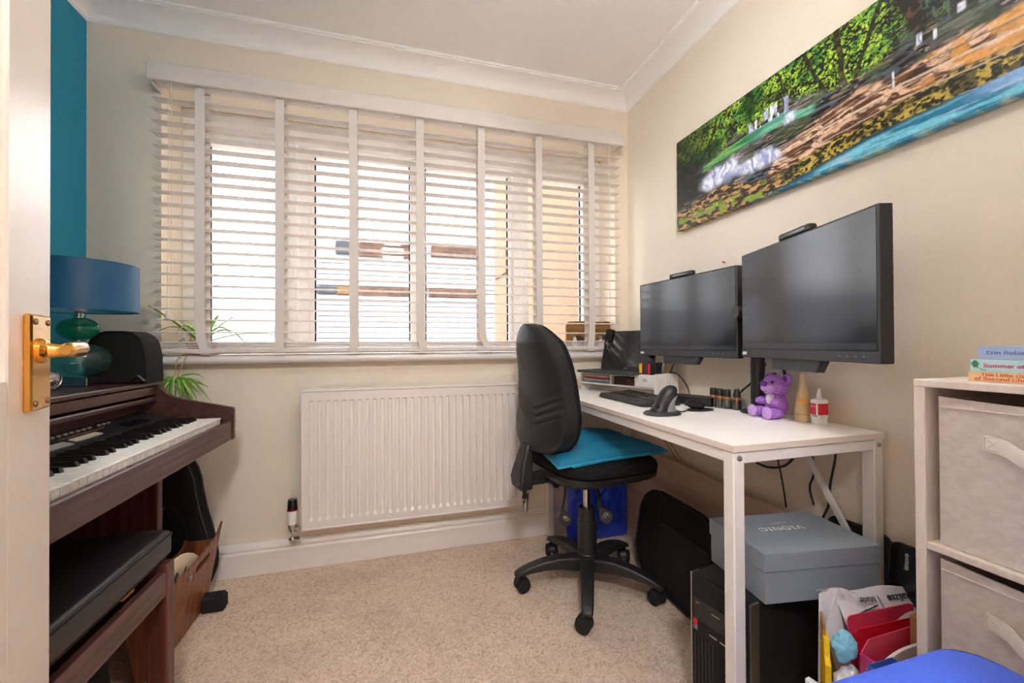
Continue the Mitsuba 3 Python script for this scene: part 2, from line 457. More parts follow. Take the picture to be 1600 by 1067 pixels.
for nm, lab, prof, p, q, w, mat in (
    ('trim_1', 'white coved cornice along the top of the window wall', COVE, (XL, D), (XR, D), (0, -1), 'paint_ceiling'),
    ('trim_2', 'white coved cornice along the top of the right wall', COVE, (XR, D), (XR, YF), (-1, 0), 'paint_ceiling'),
    ('trim_3', 'white coved cornice along the top of the teal wall', COVE, (XL, YF), (XL, D), (1, 0), 'paint_ceiling'),
    ('baseboard_back', 'white moulded skirting board below the radiator', SKIRT, (XL, D), (XR, D), (0, -1), 'paint_trim'),
    ('baseboard_right', 'white moulded skirting board along the right wall', SKIRT, (XR, D), (XR, YF), (-1, 0), 'paint_trim'),
    ('baseboard_left', 'white moulded skirting board along the teal wall', SKIRT, (XL, YF), (XL, D), (1, 0), 'paint_trim')):
    struct(nm, lab, 'cornice' if 'trim' in nm else 'skirting board')
    put(nm, run(prof, p, q, w, 1, 1), mat, smooth=25)

# window sill: board with a rounded nose, its ends running past the opening
SZ0, SZ1 = 0.897, 0.934
nose = [(D + .20, SZ0), (D - .050, SZ0)] + [(D - .050 - .016 * math.sin(t), SZ0 + .0185 - .0185 * math.cos(t)) for t in np.linspace(0.2, math.pi - .2, 8)] + [(D - .050, SZ1), (D + .20, SZ1)]
struct('trim_4', 'white painted window sill with a rounded front edge', 'window sill')
put('trim_4', cat(prism(nose, WX1 - WX0 - .002, 0, (WX0 + .001, 0, 0), (0, 1, 0), (0, 0, 1)),
                  prism([p if p[0] < D else (D - .0005, p[1]) for p in nose], .05, 0, (WX0 - .049, 0, 0), (0, 1, 0), (0, 0, 1)),
                  prism([p if p[0] < D else (D - .0005, p[1]) for p in nose], .05, 0, (WX1 - .001, 0, 0), (0, 1, 0), (0, 0, 1))), 'paint_trim', smooth=40)

# ---------------------------------------------------------------- window
W = struct('window_1', 'wide white plastic framed window of four panes behind the blind', 'window')
FY0, FY1 = D + .17, D + .235
GZ0, GZ1 = 0.985, 1.885
part(W, 'frame', cat(bx(WX0, WX1, FY0, FY1, SZ1, GZ0 - .035, .004), bx(WX0, WX1, FY0, FY1, GZ1 + .04, WZ1, .004), bx(WX0, WX0 + .055, FY0, FY1, SZ1, WZ1, .004), bx(WX1 - .06, WX1, FY0, FY1, SZ1, WZ1, .004)), 'upvc')
for x0, x1 in ((-.455, -.385), (.092, .152), (.635, .69)):
    part(W, 'mullion', bx(x0, x1, FY0 + .004, FY1, GZ0 - .035, GZ1 + .04, .006), 'upvc')
PANES = ((-.809, -.479, True), (-.366, .084, False), (.161, .608, False), (.716, 1.045, True))
for x0, x1, opens in PANES:
    e = .045 if opens else .022
    yo = -.018 if opens else .006
    s = part(W, 'sash', cat(*[bx(p, q, FY0 + yo, FY1 - .01, r, t, .006) for p, q, r, t in ((x0 - e, x0, GZ0 - e + .005, GZ1 + e), (x1, x1 + e, GZ0 - e + .005, GZ1 + e), (x0, x1, GZ0 - e + .005, GZ0), (x0, x1, GZ1, GZ1 + e))]), 'upvc')
    part(s, 'gasket', cat(*[bx(p, q, FY0 + .020, FY0 + .034, GZ0, GZ1) for p, q in ((x0, x0 + (.008 if x0 < -.5 else .005)), (x1 - .005, x1))]), 'gasket')
    part(W, 'pane', trimesh.Trimesh([(x0, FY0 + .026, GZ0), (x1, FY0 + .026, GZ0), (x1, FY0 + .026, GZ1), (x0, FY0 + .026, GZ1)], [(0, 1, 2), (0, 2, 3)], process=False), 'pane_glass', smooth=False)
for x in (-.456, .692):
    y = FY0 - .018
    h = part(W, 'handle', cat(bx(x - .011, x + .011, y - .010, y, 1.34, 1.42, .003), cyl((x, y - .035, 1.385), (x, y - .004, 1.385), .008), tube([(x, y - .033, 1.385), (x + .004, y - .038, 1.34), (x, y - .034, 1.28)], .008, r_end=.006)), 'upvc', label='white casement handle')

# ---------------------------------------------------------------- door (open, hinge at the left jamb)
DR = struct('door_1', 'open cream painted panel door with brass lever handle', 'door')
HNG, EDG = np.array([-0.284, 0.131]), np.array([-0.495, 0.788])
du = (EDG - HNG) / np.linalg.norm(EDG - HNG); DW = np.linalg.norm(EDG - HNG)
dn = np.array([du[1], -du[0]])          # out of the face that the room is seen past
TH = .038
def dpt(a, o, z): q = HNG + du * a + dn * o; return np.array([q[0], q[1], z])
def dbx(a0, a1, o0, o1, z0, z1, b=.002):
    m = bx(a0, a1, o0, o1, z0, z1, b)
    v = m.vertices; q = HNG + v[:, :1] * du + v[:, 1:2] * dn
    return trimesh.Trimesh(np.c_[q, v[:, 2]], m.faces[:, ::-1], process=False)
part(DR, 'leaf', cat(dbx(DW - .140, DW, -TH, 0, .012, 2.0), dbx(0, .11, -TH, 0, .012, 2.0), dbx(.11, DW - .140, -TH, 0, .012, .22), dbx(.11, DW - .140, -TH, 0, 1.88, 2.0), dbx(.11, DW - .140, -TH, 0, .56, .93),
                     dbx(.11, DW - .140, -TH + .012, -.012, .22, 1.88), *[dbx(.135, DW - .165, -TH + .008, -.005, z0, z1, .006) for z0, z1 in ((.25, .53), (.96, 1.85))]), 'paint_door', smooth=20)
# plate of the handle: front face close to the door's free edge
pa, pz0, pz1 = DW - .066, .884, 1.014
pl = part(DR, 'handle_plate', dbx(pa - .033, pa + .033, 0, .009, pz0, pz1, .0022), 'brass', smooth=20, label='bevelled brass backplate')
for da in (-.022, .022):
    for z in (pz0 + .010, pz1 - .010):
        q = dpt(pa + da, .0092, z)
        part(pl, 'screw', cat(place(lathe([(0, 0), (.0042, 0), (.0036, .0016), (0, .0022)], 14), q, (*dn, 0))), 'brass_dark', label='domed brass screw')
zc = .965
lv = [dpt(pa - .004, .004, zc), dpt(pa - .004, .028, zc), dpt(pa - .007, .045, zc + .001), dpt(pa - .025, .054, zc + .003), dpt(pa - .060, .056, zc + .003), dpt(pa - .095, .054, zc + .001)]
P = spline(lv, 8); n = len(P)
radii = np.interp(np.linspace(0, 1, n), [0, .1, .2, .32, .5, .8, .96, 1], [.0135, .010, .0085, .0095, .0095, .0085, .0088, .006])
t = np.gradient(P, axis=0); t /= np.linalg.norm(t, axis=1, keepdims=True)
rings = []
for i in range(n):
    a_ = np.cross(t[i], [0, 0, 1.0]); a_ /= np.linalg.norm(a_); b_ = np.cross(a_, t[i])
    th = np.arange(18) * 2 * np.pi / 18
    rings.append(P[i] + radii[i] * (np.cos(th)[:, None] * a_ * .8 + np.sin(th)[:, None] * b_ * 1.05))
part(DR, 'lever', cat(loft(rings), place(lathe([(0, 0), (.0175, 0), (.0175, .003), (.0145, .0065), (.012, .008), (0, .008)], 28), dpt(pa - .004, .009, zc), (*dn, 0))), 'brass', smooth=40, label='polished brass lever')

# ---------------------------------------------------------------- unseen pendants, placed out of view to light the room from above and behind
def pendant(name, label, x, y, z, r, power, tint):
    k = thing(name, label, 'ceiling light')
    part(k, 'rose', move(lathe([(0, 0), (.030, .002), (.045, .018), (.045, .022), (0, .022)], 32), (x, y, ZC - .0225)), 'lamp_case')
    part(k, 'flex', cyl((x, y, z + r), (x, y, ZC - .02), .003, 10), 'white_plastic')
    part(k, 'gallery', move(lathe([(0, 0), (.032, 0), (.034, .006), (.028, .030), (.010, .042), (0, .043)], 32), (x, y, z + r - .006)), 'chrome')
    kk = key(k + '__globe')
    scene[kk] = {**mikit.ply(ell((x, y, z), (r, r, r), 4), 'material_lamp_case', smooth=True), 'emitter': {'type': 'area', 'radiance': {'type': 'rgb', 'value': [power * c for c in tint]}}}
pendant('unseen_ceiling_light', 'unseen white glass globe pendant out of view, lighting the room from the right', 0.38, 0.68, 2.06, .125, UNSEEN_LAMP, (.955, .985, 1.02))
pendant('unseen_hall_light', 'unseen white glass globe pendant behind the camera, lighting what faces the doorway', 0.0, -0.50, 2.02, .125, UNSEEN_HALL_LAMP, (.955, .985, 1.02))

# ---------------------------------------------------------------- outside
struct('ground_outside', 'pale paved ground outside the window', 'ground')
put('ground_outside', bx(-30, 30, D + WT, 60, -.5, -.3), 'outdoor_ground', smooth=False)
EW = thing('neighbour_wall', 'cream rendered house wall close outside the right of the window', 'house')
part(EW, 'wall', bx(1.42, 1.7, 2.5, 5.85, -.3, 3.4), 'render_cream', smooth=False)
part(EW, 'gable', prism([(2.5, 0), (5.85, 0), (5.3, 1.0), (2.5, 1.0)], .28, 0, (1.42, 0, 3.399), (0, 1, 0), (0, 0, 1)), 'render_cream', smooth=False)
part(EW, 'gate', cat(*[bx(1.39, 1.419, 5.15 + .1 * i, 5.24 + .1 * i, 1.9, 2.25, .004) for i in range(6)]), 'render_cream', smooth=False)
TB = thing('terrace_building', 'low white clad building with two brown brick bands beyond the window', 'building')
part(TB, 'wall', bx(-1.32, 2.6, 8.05, 11, -.3, 2.84), 'render_white', smooth=False)
part(TB, 'brick_band', cat(bx(-.60, .555, 8.0, 8.06, 2.60, 2.86), ), 'brick', smooth=False)
part(TB, 'brick_band', cat(bx(.70, 1.62, 8.0, 8.06, 2.66, 2.88), ), 'brick', smooth=False)
part(TB, 'brick_band', cat(bx(-.60, .60, 8.0, 8.06, 1.87, 2.04), ), 'brick', smooth=False)
part(TB, 'brick_band', cat(bx(.66, 1.62, 8.0, 8.06, 1.89, 2.06), ), 'brick', smooth=False)
part(TB, 'slate_panel', bx(-.99, -.74, 7.98, 8.06, 2.62, 2.86, .01), 'slate', smooth=False)
part(TB, 'slate_panel', bx(-1.31, -.98, 7.98, 8.06, 1.90, 2.02, .01), 'slate', smooth=False)
part(TB, 'fascia_panel', bx(-.97, -.63, 7.98, 8.06, 1.89, 2.03, .01), 'fascia_orange', smooth=False)
for z0, z1 in ((2.05, 2.60), (.2, 1.87)):
    z = z0
    while z < z1 - .05:
        part(TB, 'cladding_board', bx(-1.31, 2.6, 8.0, 8.06, z, min(z + .092, z1), .01), 'render_white', smooth=False)
        z += .1
FN = thing('garden_wall', 'white garden wall below the sky outside the left of the window', 'wall')
part(FN, 'wall', bx(-14, -1.5, 9.0, 9.2, -.3, 2.0), 'render_white', smooth=False)

# ---------------------------------------------------------------- venetian blind
B = thing('venetian_blind', 'wide off white venetian blind with open slats and cloth tapes over the window', 'blind')
BX0, BX1, BY = -0.903, 1.150, 1.948
part(B, 'valance', cat(bx(BX0 - .006, BX1 + .012, 1.903, 1.917, 2.000, 2.070, .003), bx(BX0 - .006, BX0 + .004, 1.917, D - .001, 2.000, 2.070, .002), bx(BX1 + .002, BX1 + .012, 1.917, D - .001, 2.000, 2.070, .002)), 'blind_white')
part(B, 'headrail', bx(BX0 + .01, BX1 - .005, 1.922, 1.976, 2.006, 2.048, .002), 'blind_white')
slat0 = None
def slat_mesh():
    w, th, cr = .0232, .0014, .0022
    t = np.linspace(-1, 1, 7)
    top = [(BY + w * q, cr * (1 - q * q) + th) for q in t]; bot = [(BY + w * q, cr * (1 - q * q) - th) for q in t[::-1]]
    R = [[(x, y, z) for y, z in top + bot] for x in (BX0, BX1)]
    return loft(R)
SM = slat_mesh()
zs = [1.9445 - .0459 * i for i in range(21)] + [.9845, .9775, .9705, .9635]
for z in zs:
    m = 0.004 * (rng.random() - .5) * (z > 1)
    if slat0 is None:
        slat0 = part(B, 'slat', SM, 'blind_white', smooth=35)
        scene[slat0]['to_world'] = T().translate([0, 0, z])
    else:
        copy_part(B, 'slat', slat0, T().translate([0, 0, z + m]))
part(B, 'bottom_rail', bx(BX0 - .004, BX1 + .002, BY - .027, BY + .027, .939, .9595, .005), 'blind_white')
TX = [-.739, -.454, -.166, .120, .405, .695, .980]
for i, x in enumerate(TX):
    bend = (.02, .004, .0, .012, .03, .012, .014)[i]
    sgn = (1, -1, 1, 1, 1, 1, -1)[i]
    pts = [(x, 1.9215, 2.004), (x, 1.9215, 1.2), (x + .002 * sgn, 1.9210, 1.03), (x + bend * sgn * .3, 1.9195, .992), (x + bend * sgn * .8, 1.9165, .965), (x + bend * sgn, 1.9160, .947), (x + bend * sgn, 1.9200, .9372)]
    def tp(U, V, pts=pts):
        Q = spline(pts, 6); s = np.linspace(0, 1, len(Q)); q = np.stack([np.interp(U, s, Q[:, k]) for k in range(3)], -1)
        q[..., 0] += (V - .5) * .034
        return q
    part(B, 'ladder_tape', sheet(tp, 37, 3, .0009), 'tape_white', smooth=40)
    part(B, 'ladder_tape', bx(x - .017, x + .017, 1.9755, 1.9765, .960, 2.008), 'tape_white', smooth=False)
    part(B, 'tape_clip', bx(x - .022, x + .022, 1.917, 1.9215, .9405, .9515, .001), 'tape_white', smooth=False)
for x, z1 in ((-.843, 1.100), (-.833, 1.105), (1.077, 1.43), (1.081, 1.0)):
    part(B, 'cord', tube([(x, 1.917, 2.02), (x + .001, 1.9165, 1.6), (x - .002, 1.9165, z1)], .0011, 6), 'cord')
for x, z in ((-.844, 1.075), (1.076, 1.392)):
    part(B, 'tassel', move(lathe([(0, 0), (.0095, .001), (.0105, .006), (.006, .024), (.0025, .034), (0, .035)], 18), (x, 1.9165, z)), 'cord', label='small cord pull')
for x in (-.64, -.30, .02, .30, .56, .84):
    part(B, 'headrail_clip', bx(x - .012, x + .012, 1.918, 1.926, 1.992, 2.012, .001), 'blind_white', smooth=False)

# ---------------------------------------------------------------- radiator
R_ = thing('radiator', 'white ribbed panel radiator under the window', 'radiator')
RX0, RX1, RZ0, RZ1, RY = -.373, .596, .195, .783, 1.905
n_fl = 29; pitch = (RX1 - RX0 - .05) / n_fl
def rad_front(U, V):
    x, z = RX0 + .008 + U * (RX1 - RX0 - .016), RZ0 + .008 + V * (RZ1 - RZ0 - .016)
    ph = ((x - RX0 - .025) / pitch) % 1.0
    inside = (x > RX0 + .025) & (x < RX1 - .025)
    a = np.clip((np.minimum(ph - .25, .75 - ph)) / .07, 0, 1) * inside
    zt = np.clip((RZ1 - .046 - z) / .006, 0, 1) * np.clip((z - RZ0 - .036) / .014, 0, 1)
    return np.stack([x, RY + .0115 * a * zt, z], -1)
xs = [0, .4, 1]
def rad_panel():
    xs_ = sorted(set([0.0, 1.0] + [((RX0 + .025 + (k + q) * pitch) - RX0 - .008) / (RX1 - RX0 - .016) for k in range(n_fl) for q in (.25, .32, .68, .75)]))
    zs_ = sorted([0, 1] + [(q - RZ0 - .008) / (RZ1 - RZ0 - .016) for q in (RZ0 + .036, RZ0 + .050, RZ1 - .052, RZ1 - .046)])
    U, V = np.meshgrid(xs_, zs_, indexing='ij')
    return grid(lambda a, b: rad_front(U, V), len(xs_), len(zs_))
part(R_, 'front_panel', cat(rad_panel(), bx(RX0 + .006, RX1 - .006, RY + .012, RY + .024, RZ0 + .006, RZ1 - .006)), 'radiator_white', smooth=25)
part(R_, 'frame', cat(bx(RX0, RX0 + .0085, RY - .004, RY + .05, RZ0, RZ1, .002), bx(RX1 - .0085, RX1, RY - .004, RY + .05, RZ0, RZ1, .002), bx(RX0, RX1, RY - .004, RY + .05, RZ0, RZ0 + .0085, .002),
                      bx(RX0, RX1, RY - .004, RY + .010, RZ1 - .0085, RZ1, .002), bx(RX0, RX1, RY + .064, RY + .074, RZ1 - .0014, RZ1 + .0006)), 'radiator_white')
part(R_, 'rear_panel', bx(RX0 + .01, RX1 - .01, RY + .052, RY + .072, RZ0 + .03, RZ1 - .05, .004), 'radiator_white')
part(R_, 'top_grille', cat(bx(RX0, RX1, RY + .010, RY + .018, RZ1 - .0014, RZ1), *[bx(RX0 + .02 + .0116 * i, RX0 + .0256 + .0116 * i, RY + .018, RY + .064, RZ1 - .0014, RZ1) for i in range(81)]), 'radiator_white', smooth=False)
for x in (RX0 + .15, RX1 - .18):
    for z in (RZ0 + .1, RZ1 - .14): part(R_, 'bracket', bx(x, x + .03, RY + .07, D - .001, z, z + .03), 'steel', smooth=False)
part(R_, 'bracket_cap', bx(RX0 - .004, RX0 + .001, RY + .04, RY + .060, RZ1 - .055, RZ1 - .030), 'black_plastic', smooth=False)
vx, vy = RX0 - .038, RY + .030
V_ = part(R_, 'thermostatic_valve', cat(cyl((vx, vy, .155), (vx, vy, .215), .0095), cyl((vx, vy, .165), (vx, vy, .188), .0135, 6), cyl((vx, vy, .205), (vx, vy, .22), .0165, 24, .019), cyl((vx, vy, .200), (RX0 + .002, vy, .200), .0075), cyl((vx + .014, vy, .200), (vx + .026, vy, .200), .0115, 6),
                                      ell((vx, vy, .158), (.015, .015, .014), 2), cyl((vx, vy, .158), (vx + .03, vy - .004, .158), .0085), cyl((vx, vy, .158), (vx, D - .002, .158), .0075)), 'chrome', label='chrome thermostatic valve body')
part(V_, 'collar', move(lathe([(0, 0), (.019, 0), (.0205, .004), (.0205, .058), (0, .058)], 28), (vx, vy, .22)), 'white_plastic', label='white valve collar')
part(V_, 'marker', move(lathe([(0, 0), (.0208, 0), (.0208, .003), (0, .003)], 28), (vx, vy, .2775)), 'red')
part(V_, 'cap', move(lathe([(0, 0), (.0192, 0), (.0185, .038), (.0165, .043), (0, .044)], 12), (vx, vy, .280)), 'black_gloss', label='black ridged cap')
lx = RX1 + .026
part(R_, 'lockshield_valve', cat(cyl((lx, vy, .155), (lx, vy, .215), .0095), cyl((lx, vy, .215), (lx, vy, .245), .0125), cyl((RX1 - .002, vy, .200), (lx, vy, .200), .0075), cyl((lx, vy, .16), (lx, D - .002, .16), .0075)), 'chrome', label='small chrome lockshield valve')

# ================================================================ LEFT SIDE: piano, bench, what stands round them
PY0, PY1 = 0.40, 1.74        # ends of the piano
PXB = XL + .012              # its back
P_ = thing('digital_piano', 'dark mahogany digital piano against the teal wall, keys facing the room', 'piano')
ZT_ = .849
part(P_, 'lid_top', bx(PXB, -.785, PY0 - .003, PY1 + .012, ZT_ - .014, ZT_, .003), 'mahogany', smooth=20)
part(P_, 'upper_fascia', bx(-.803, -.792, PY0, PY1 - .018, .803, ZT_ - .016, .002), 'mahogany', smooth=20)
part(P_, 'music_ledge', cat(bx(-.84, -.788, PY0, PY1 - .018, .781, .796, .004), bx(-.875, -.84, PY0, PY1 - .018, .745, .835)), 'mahogany', smooth=20)
part(P_, 'fallboard_slot', bx(-.885, -.872, PY0, PY1 - .018, .72, .80), 'mahogany', smooth=20)
side = [(PXB, 0.63), (-.56, .632), (-.5575, .636), (-.5575, .742), (-.561, .747), (-.66, .771), (-.715, .784), (-.745, .794), (-.763, .806), (-.776, .822), (-.786, .8345), (PXB, .8345)]
for y in (PY0, PY1 - .018):
    part(P_, 'cheek', prism(side, .018, .0015, (0, y + .018, 0), (1, 0, 0), (0, 0, 1)), 'mahogany', smooth=30)
part(P_, 'key_bed', bx(PXB, -.575, PY0 + .018, PY1 - .018, .630, .684), 'mahogany', smooth=False)
part(P_, 'key_slip', bx(-.580, -.562, PY0 + .018, PY1 - .018, .632, .7005, .003), 'mahogany', smooth=20)
part(P_, 'key_lock', move(lathe([(0, 0), (.006, 0), (.006, .0006), (0, .0008)], 14), (-.571, 1.135, .7006)), 'black_gloss')
# control panel: sloping black board with buttons, strips and a small screen
cp = lambda t, y, o=0.0: (-.736 - .122 * t, y, .7215 + .030 * t + o)
def slab(t0, t1, y0, y1, h, r=.003):
    e1 = np.array([-.122, 0, .030]); L = np.linalg.norm(e1); e1 /= L
    return prism(rrect(t0 * L, t1 * L, y0, y1, min(r, (t1 - t0) * L * .45, abs(y1 - y0) * .45), 3), h, 0, (-.736, 0, .7215), e1 * 1.0, (0, 1, 0)) if False else \
        prism(rrect(y0, y1, t0 * L, t1 * L, min(r, (t1 - t0) * L * .45, abs(y1 - y0) * .45), 3), h, 0, (-.736, 0, .7215), (0, 1, 0), e1)
def up_slab(*a_, **k_):
    m = slab(*a_, **k_)
    return m
part(P_, 'control_panel', cat(prism([(-.735, .69), (-.735, .7205), (-.86, .7515), (-.875, .75), (-.875, .69)], PY1 - PY0 - .04, 0, (0, PY1 - .02, 0), (1, 0, 0), (0, 0, 1))), 'control_panel', smooth=20)
e1 = np.array([-.122, 0, .030]); e1 /= np.linalg.norm(e1); en = np.cross((0, 1, 0), e1) * -1.0
if en[2] < 0: en = -en
def on_panel(name, t0, t1, y0, y1, h, mat, r=.003, lab=None):
    L = .1256
    return part(P_, name, prism(rrect(t0 * L, t1 * L, -y1, -y0, min(r, (t1 - t0) * L * .4, (y1 - y0) * .4), 3), h, 0, np.array([-.735, 0, .7212]) + en * .0002, e1, (0, -1, 0) if np.cross(e1, (0, -1, 0)) @ en > 0 else (0, 1, 0)), mat, smooth=False, label=lab)
on_panel('panel_edge', .0, .07, PY0 + .03, PY1 - .03, .004, 'panel_grey' if False else 'control_panel')
ys_ = [(.99, 'panel'), ]
for k in range(8): on_panel('button', .66, .71, 1.28 + .022 * k, 1.292 + .022 * k, .003, 'panel_grey')
for k in range(6): on_panel('button', .62, .67, .985 + .026 * k, .998 + .026 * k, .003, 'panel_grey')
for k in range(3): on_panel('button', .66, .71, 1.475 + .02 * k, 1.486 + .02 * k, .003, 'panel_grey')
on_panel('display', .20, .40, .95, 1.09, .002, 'lcd', lab='pale display window')
on_panel('display', .22, .42, 1.20, 1.29, .002, 'panel_grey')
on_panel('display', .28, .44, 1.31, 1.41, .002, 'lcd')
on_panel('display', .22, .48, 1.52, 1.62, .002, 'black_gloss')
on_panel('strip', .52, .545, 1.30, 1.47, .001, 'ochre_wood')
on_panel('strip', .42, .45, 1.08, 1.14, .001, 'ochre_wood')
on_panel('strip', .40, .43, .90, .96, .001, 'ochre_wood')
on_panel('label_plate', .26, .5, 1.11, 1.19, .0015, 'black_gloss')
# keys: 52 white and 36 black, the highest at the window end
KW, KX0, KX1, KZ = .0235, -.585, -.734, .717
wk = cat(bx(KX0 - .002, KX1, .0012, KW - .0012, KZ - .026, KZ - .003, .0008), bx(KX0 + .001, KX1, .0010, KW - .0010, KZ - .0045, KZ, .0009))
bk = hull([(x, y, z) for x, y, z in ((-.640, .0008, KZ - .004), (-.640, .0122, KZ - .004), (-.646, .0022, KZ + .0105), (-.646, .0108, KZ + .0105), (-.650, .0025, KZ + .0118), (-.650, .0105, KZ + .0118), (KX1, .0008, KZ - .004), (KX1, .0122, KZ - .004), (KX1, .0022, KZ + .0118), (KX1, .0108, KZ + .0118))])
wsrc = bsrc = None
for i in range(52):
    y = 1.687 - KW * (i + 1)
    if wsrc is None:
        wsrc = part(P_, 'white_key', wk, 'key_white', smooth=20); scene[wsrc]['to_world'] = T().translate([0, y, 0])
    else: copy_part(P_, 'white_key', wsrc, T().translate([0, y, 0]))
    # going down from C8: C B A G F E D -> a black key lies above the boundary below B, A, G, E, D
    if i % 7 in (1, 2, 3, 5, 6) and i < 51:
        off = {1: .0015, 2: 0, 3: -.0015, 5: .001, 6: -.001}[i % 7]
        t_ = T().translate([0, y - .0065 + off, 0])
        if bsrc is None:
            bsrc = part(P_, 'black_key', bk, 'key_black', smooth=20); scene[bsrc]['to_world'] = t_
        else: copy_part(P_, 'black_key', bsrc, t_)
part(P_, 'key_end_block', bx(KX0 - .006, KX1, 1.688, PY1 - .019, .684, .712, .002), 'black_plastic', smooth=20)
for y in (PY0 + .01, PY1 - .04):
    part(P_, 'end_panel', bx(PXB + .05, -.776, y, y + .03, 0, .6295, .003), 'mahogany_z', smooth=20)
part(P_, 'back_panel', bx(PXB, PXB + .02, PY0 + .01, PY1 - .01, .10, ZT_ - .015), 'mahogany', smooth=False)
part(P_, 'foot', bx(PXB, -.70, PY1 - .045, PY1 - .005, 0, .028, .004), 'mahogany', smooth=20)

# piano bench pushed under the keyboard
Q = thing('piano_bench', 'mahogany piano bench with black padded leather seat in front of the piano', 'bench')
QX0, QX1, QY0, QY1 = -.895, -.550, .625, 1.285
def cushion_ring(z, ins):
    p = rrect(QX0 + ins, QX1 - ins, QY0 + ins, QY1 - ins, .022, 6)
    return np.c_[p, np.full(len(p), z)]
part(Q, 'seat_cushion', loft([cushion_ring(*q) for q in ((.440, .006), (.443, .001), (.452, 0), (.484, 0), (.494, .003), (.5005, .012), (.506, .045), (.509, .10))]), 'black_leather', smooth=50)
part(Q, 'piping', tube(np.vstack([np.c_[rrect(QX0 - .0005, QX1 + .0005, QY0 - .0005, QY1 + .0005, .022, 6), np.full(28, .4885)], [[QX1 + .0005, QY1 - .022, .4885]]]), .0022, 6, smooth=0), 'black_leather')
part(Q, 'seat_board', bx(QX0 + .01, QX1 - .008, QY0 + .01, QY1 - .02, .428, .4395, .002), 'black_matte')
FX0, FX1, FYa, FYb = -.882, -.540, .64, 1.262
for x in (FX0, FX1 - .045):
    for y in (FYa, FYb - .035):
        part(Q, 'leg', bx(x, x + .045, y, y + .035, 0, .428, .003), 'mahogany_z', smooth=20)
part(Q, 'apron', bx(FX1 - .022, FX1 - .003, FYa + .034, FYb - .034, .352, .412, .002), 'mahogany', smooth=20)
part(Q, 'apron', bx(FX0 + .003, FX0 + .022, FYa + .034, FYb - .034, .352, .412, .002), 'mahogany', smooth=20)
part(Q, 'apron', bx(FX0 + .044, FX1 - .044, FYb - .026, FYb - .006, .352, .412, .002), 'mahogany_z', smooth=20)
part(Q, 'storage_tray', bx(FX0 + .024, FX1 - .024, FYa + .03, FYb - .03, .356, .366), 'mahogany', smooth=False)
part(Q, 'paper_label', bx(FX1 - .060, FX1 - .030, 1.11, 1.15, .4125, .4275), 'orange', smooth=False, label='scrap of printed label')
bl = thing('black_bag', 'black soft bag standing under the piano bench', 'bag')
put(bl, loft([np.c_[superellipse(.10 * s, .13 * s, 28, 3.2) + (-.72, 1.09), np.full(28, z)] for z, s in ((0.001, .92), (.03, 1), (.2, 1), (.27, .94), (.31, .75), (.325, .4))]), 'black_fabric', smooth=40)

# wooden magazine rack with a booklet, behind the bench
K = thing('magazine_rack', 'brown bent plywood magazine rack with a hand slot, on the carpet behind the bench', 'magazine rack')
def panel_poly(w, h, ear):
    return [(0, 0), (w, 0), (w + .004, h * .55), (w + .016, h + ear), (w - .02, h + ear * .25), (w * .55, h), (.02, h + .002), (-.008, h + .008), (-.004, h * .5)]
# right panel: along y from 1.46 to 1.83, leaning out
o = np.array([-.684, 1.445, .001]); vdir = np.array([.16, 0, 1.0]); vdir /= np.linalg.norm(vdir)
rp = panel_poly(.37, .250, .055)
m = prism(rp, .007, .001, o, (0, 1, 0), vdir)
slot = prism(rrect(.20, .31, .200, .228, .012, 5), .05, 0, o - .02 * np.cross((0, 1, 0), vdir), (0, 1, 0), vdir)
try:
    m = trimesh.boolean.difference([m, slot], engine='manifold')
except Exception:
    pass
part(K, 'side_panel', m, 'rack_wood', smooth=30)
o2 = np.array([-.715, 1.445, .001]); vd2 = np.array([-.15, 0, 1.0]); vd2 /= np.linalg.norm(vd2)
part(K, 'side_panel', prism(panel_poly(.37, .225, .02), .007, .001, o2, (0, 1, 0), vd2), 'rack_wood', smooth=30)
for y, sg in ((1.812, 1), (1.447, -1)):
    part(K, 'end_panel', prism([(-.708, .004), (-.69, .004), (-.652, .245), (-.742, .245)], .006, .001, (0, y, 0), (1, 0, 0), (0, 0, 1)), 'rack_wood', smooth=20)
part(K, 'base', bx(-.716, -.684, 1.453, 1.805, .0015, .012), 'rack_wood', smooth=False)
part(K, 'hinge', place(lathe([(0, 0), (.010, 0), (.010, .004), (.006, .006), (0, .006)], 16), o + vdir * .215 + np.array([.008, .150, 0]), np.cross((0, 1, 0), vdir)), 'steel')
bk_ = thing('music_booklet', 'cream music booklet with black line drawings standing in the wooden rack', 'booklet')
def bl_fn(U, V):
    y = 1.455 + .245 * U; z = .04 + .262 * V * (1 - .25 * (U - .35) ** 2 * 4 * .6)
    x = -.712 + .045 * V + .010 * np.sin(U * 2.4)
    return np.stack([x, y, z], -1)
put(bk_ + '__cover', sheet(bl_fn, 14, 12, .006), 'music_cream', smooth=40)
bdir = np.array([.18, 0, 1.0]); bdir /= np.linalg.norm(bdir); bn = np.cross((0, 1, 0), bdir)
def squig(pts, y, z):
    return [(-.700 + .045 * (z + q[1] - .04) / .245 + .0045, y + q[0], z + q[1]) for q in pts]
for pts, y, z in (([(0, 0), (.02, .018), (.012, .03), (0, .02), (.001, -.012)], 1.535, .225), ([(0, 0), (.008, .018), (.010, .024)], 1.60, .222), ([(0, 0), (.01, .015), (.03, .012), (.028, -.01), (.006, -.008), (0, 0)], 1.57, .165),
                  ([(0, 0), (.012, .006), (.022, .002)], 1.625, .190), ([(0, 0), (.006, -.014), (.016, -.012), (.018, .004)], 1.53, .185), ([(0, 0), (.014, -.006), (.02, -.02)], 1.545, .15), ([(0, 0), (.01, .008), (.014, 0), (.004, -.01)], 1.615, .16)):
    part(bk_, 'drawing', tube(squig(pts, y, z), .0016, 5, 5), 'print_black')

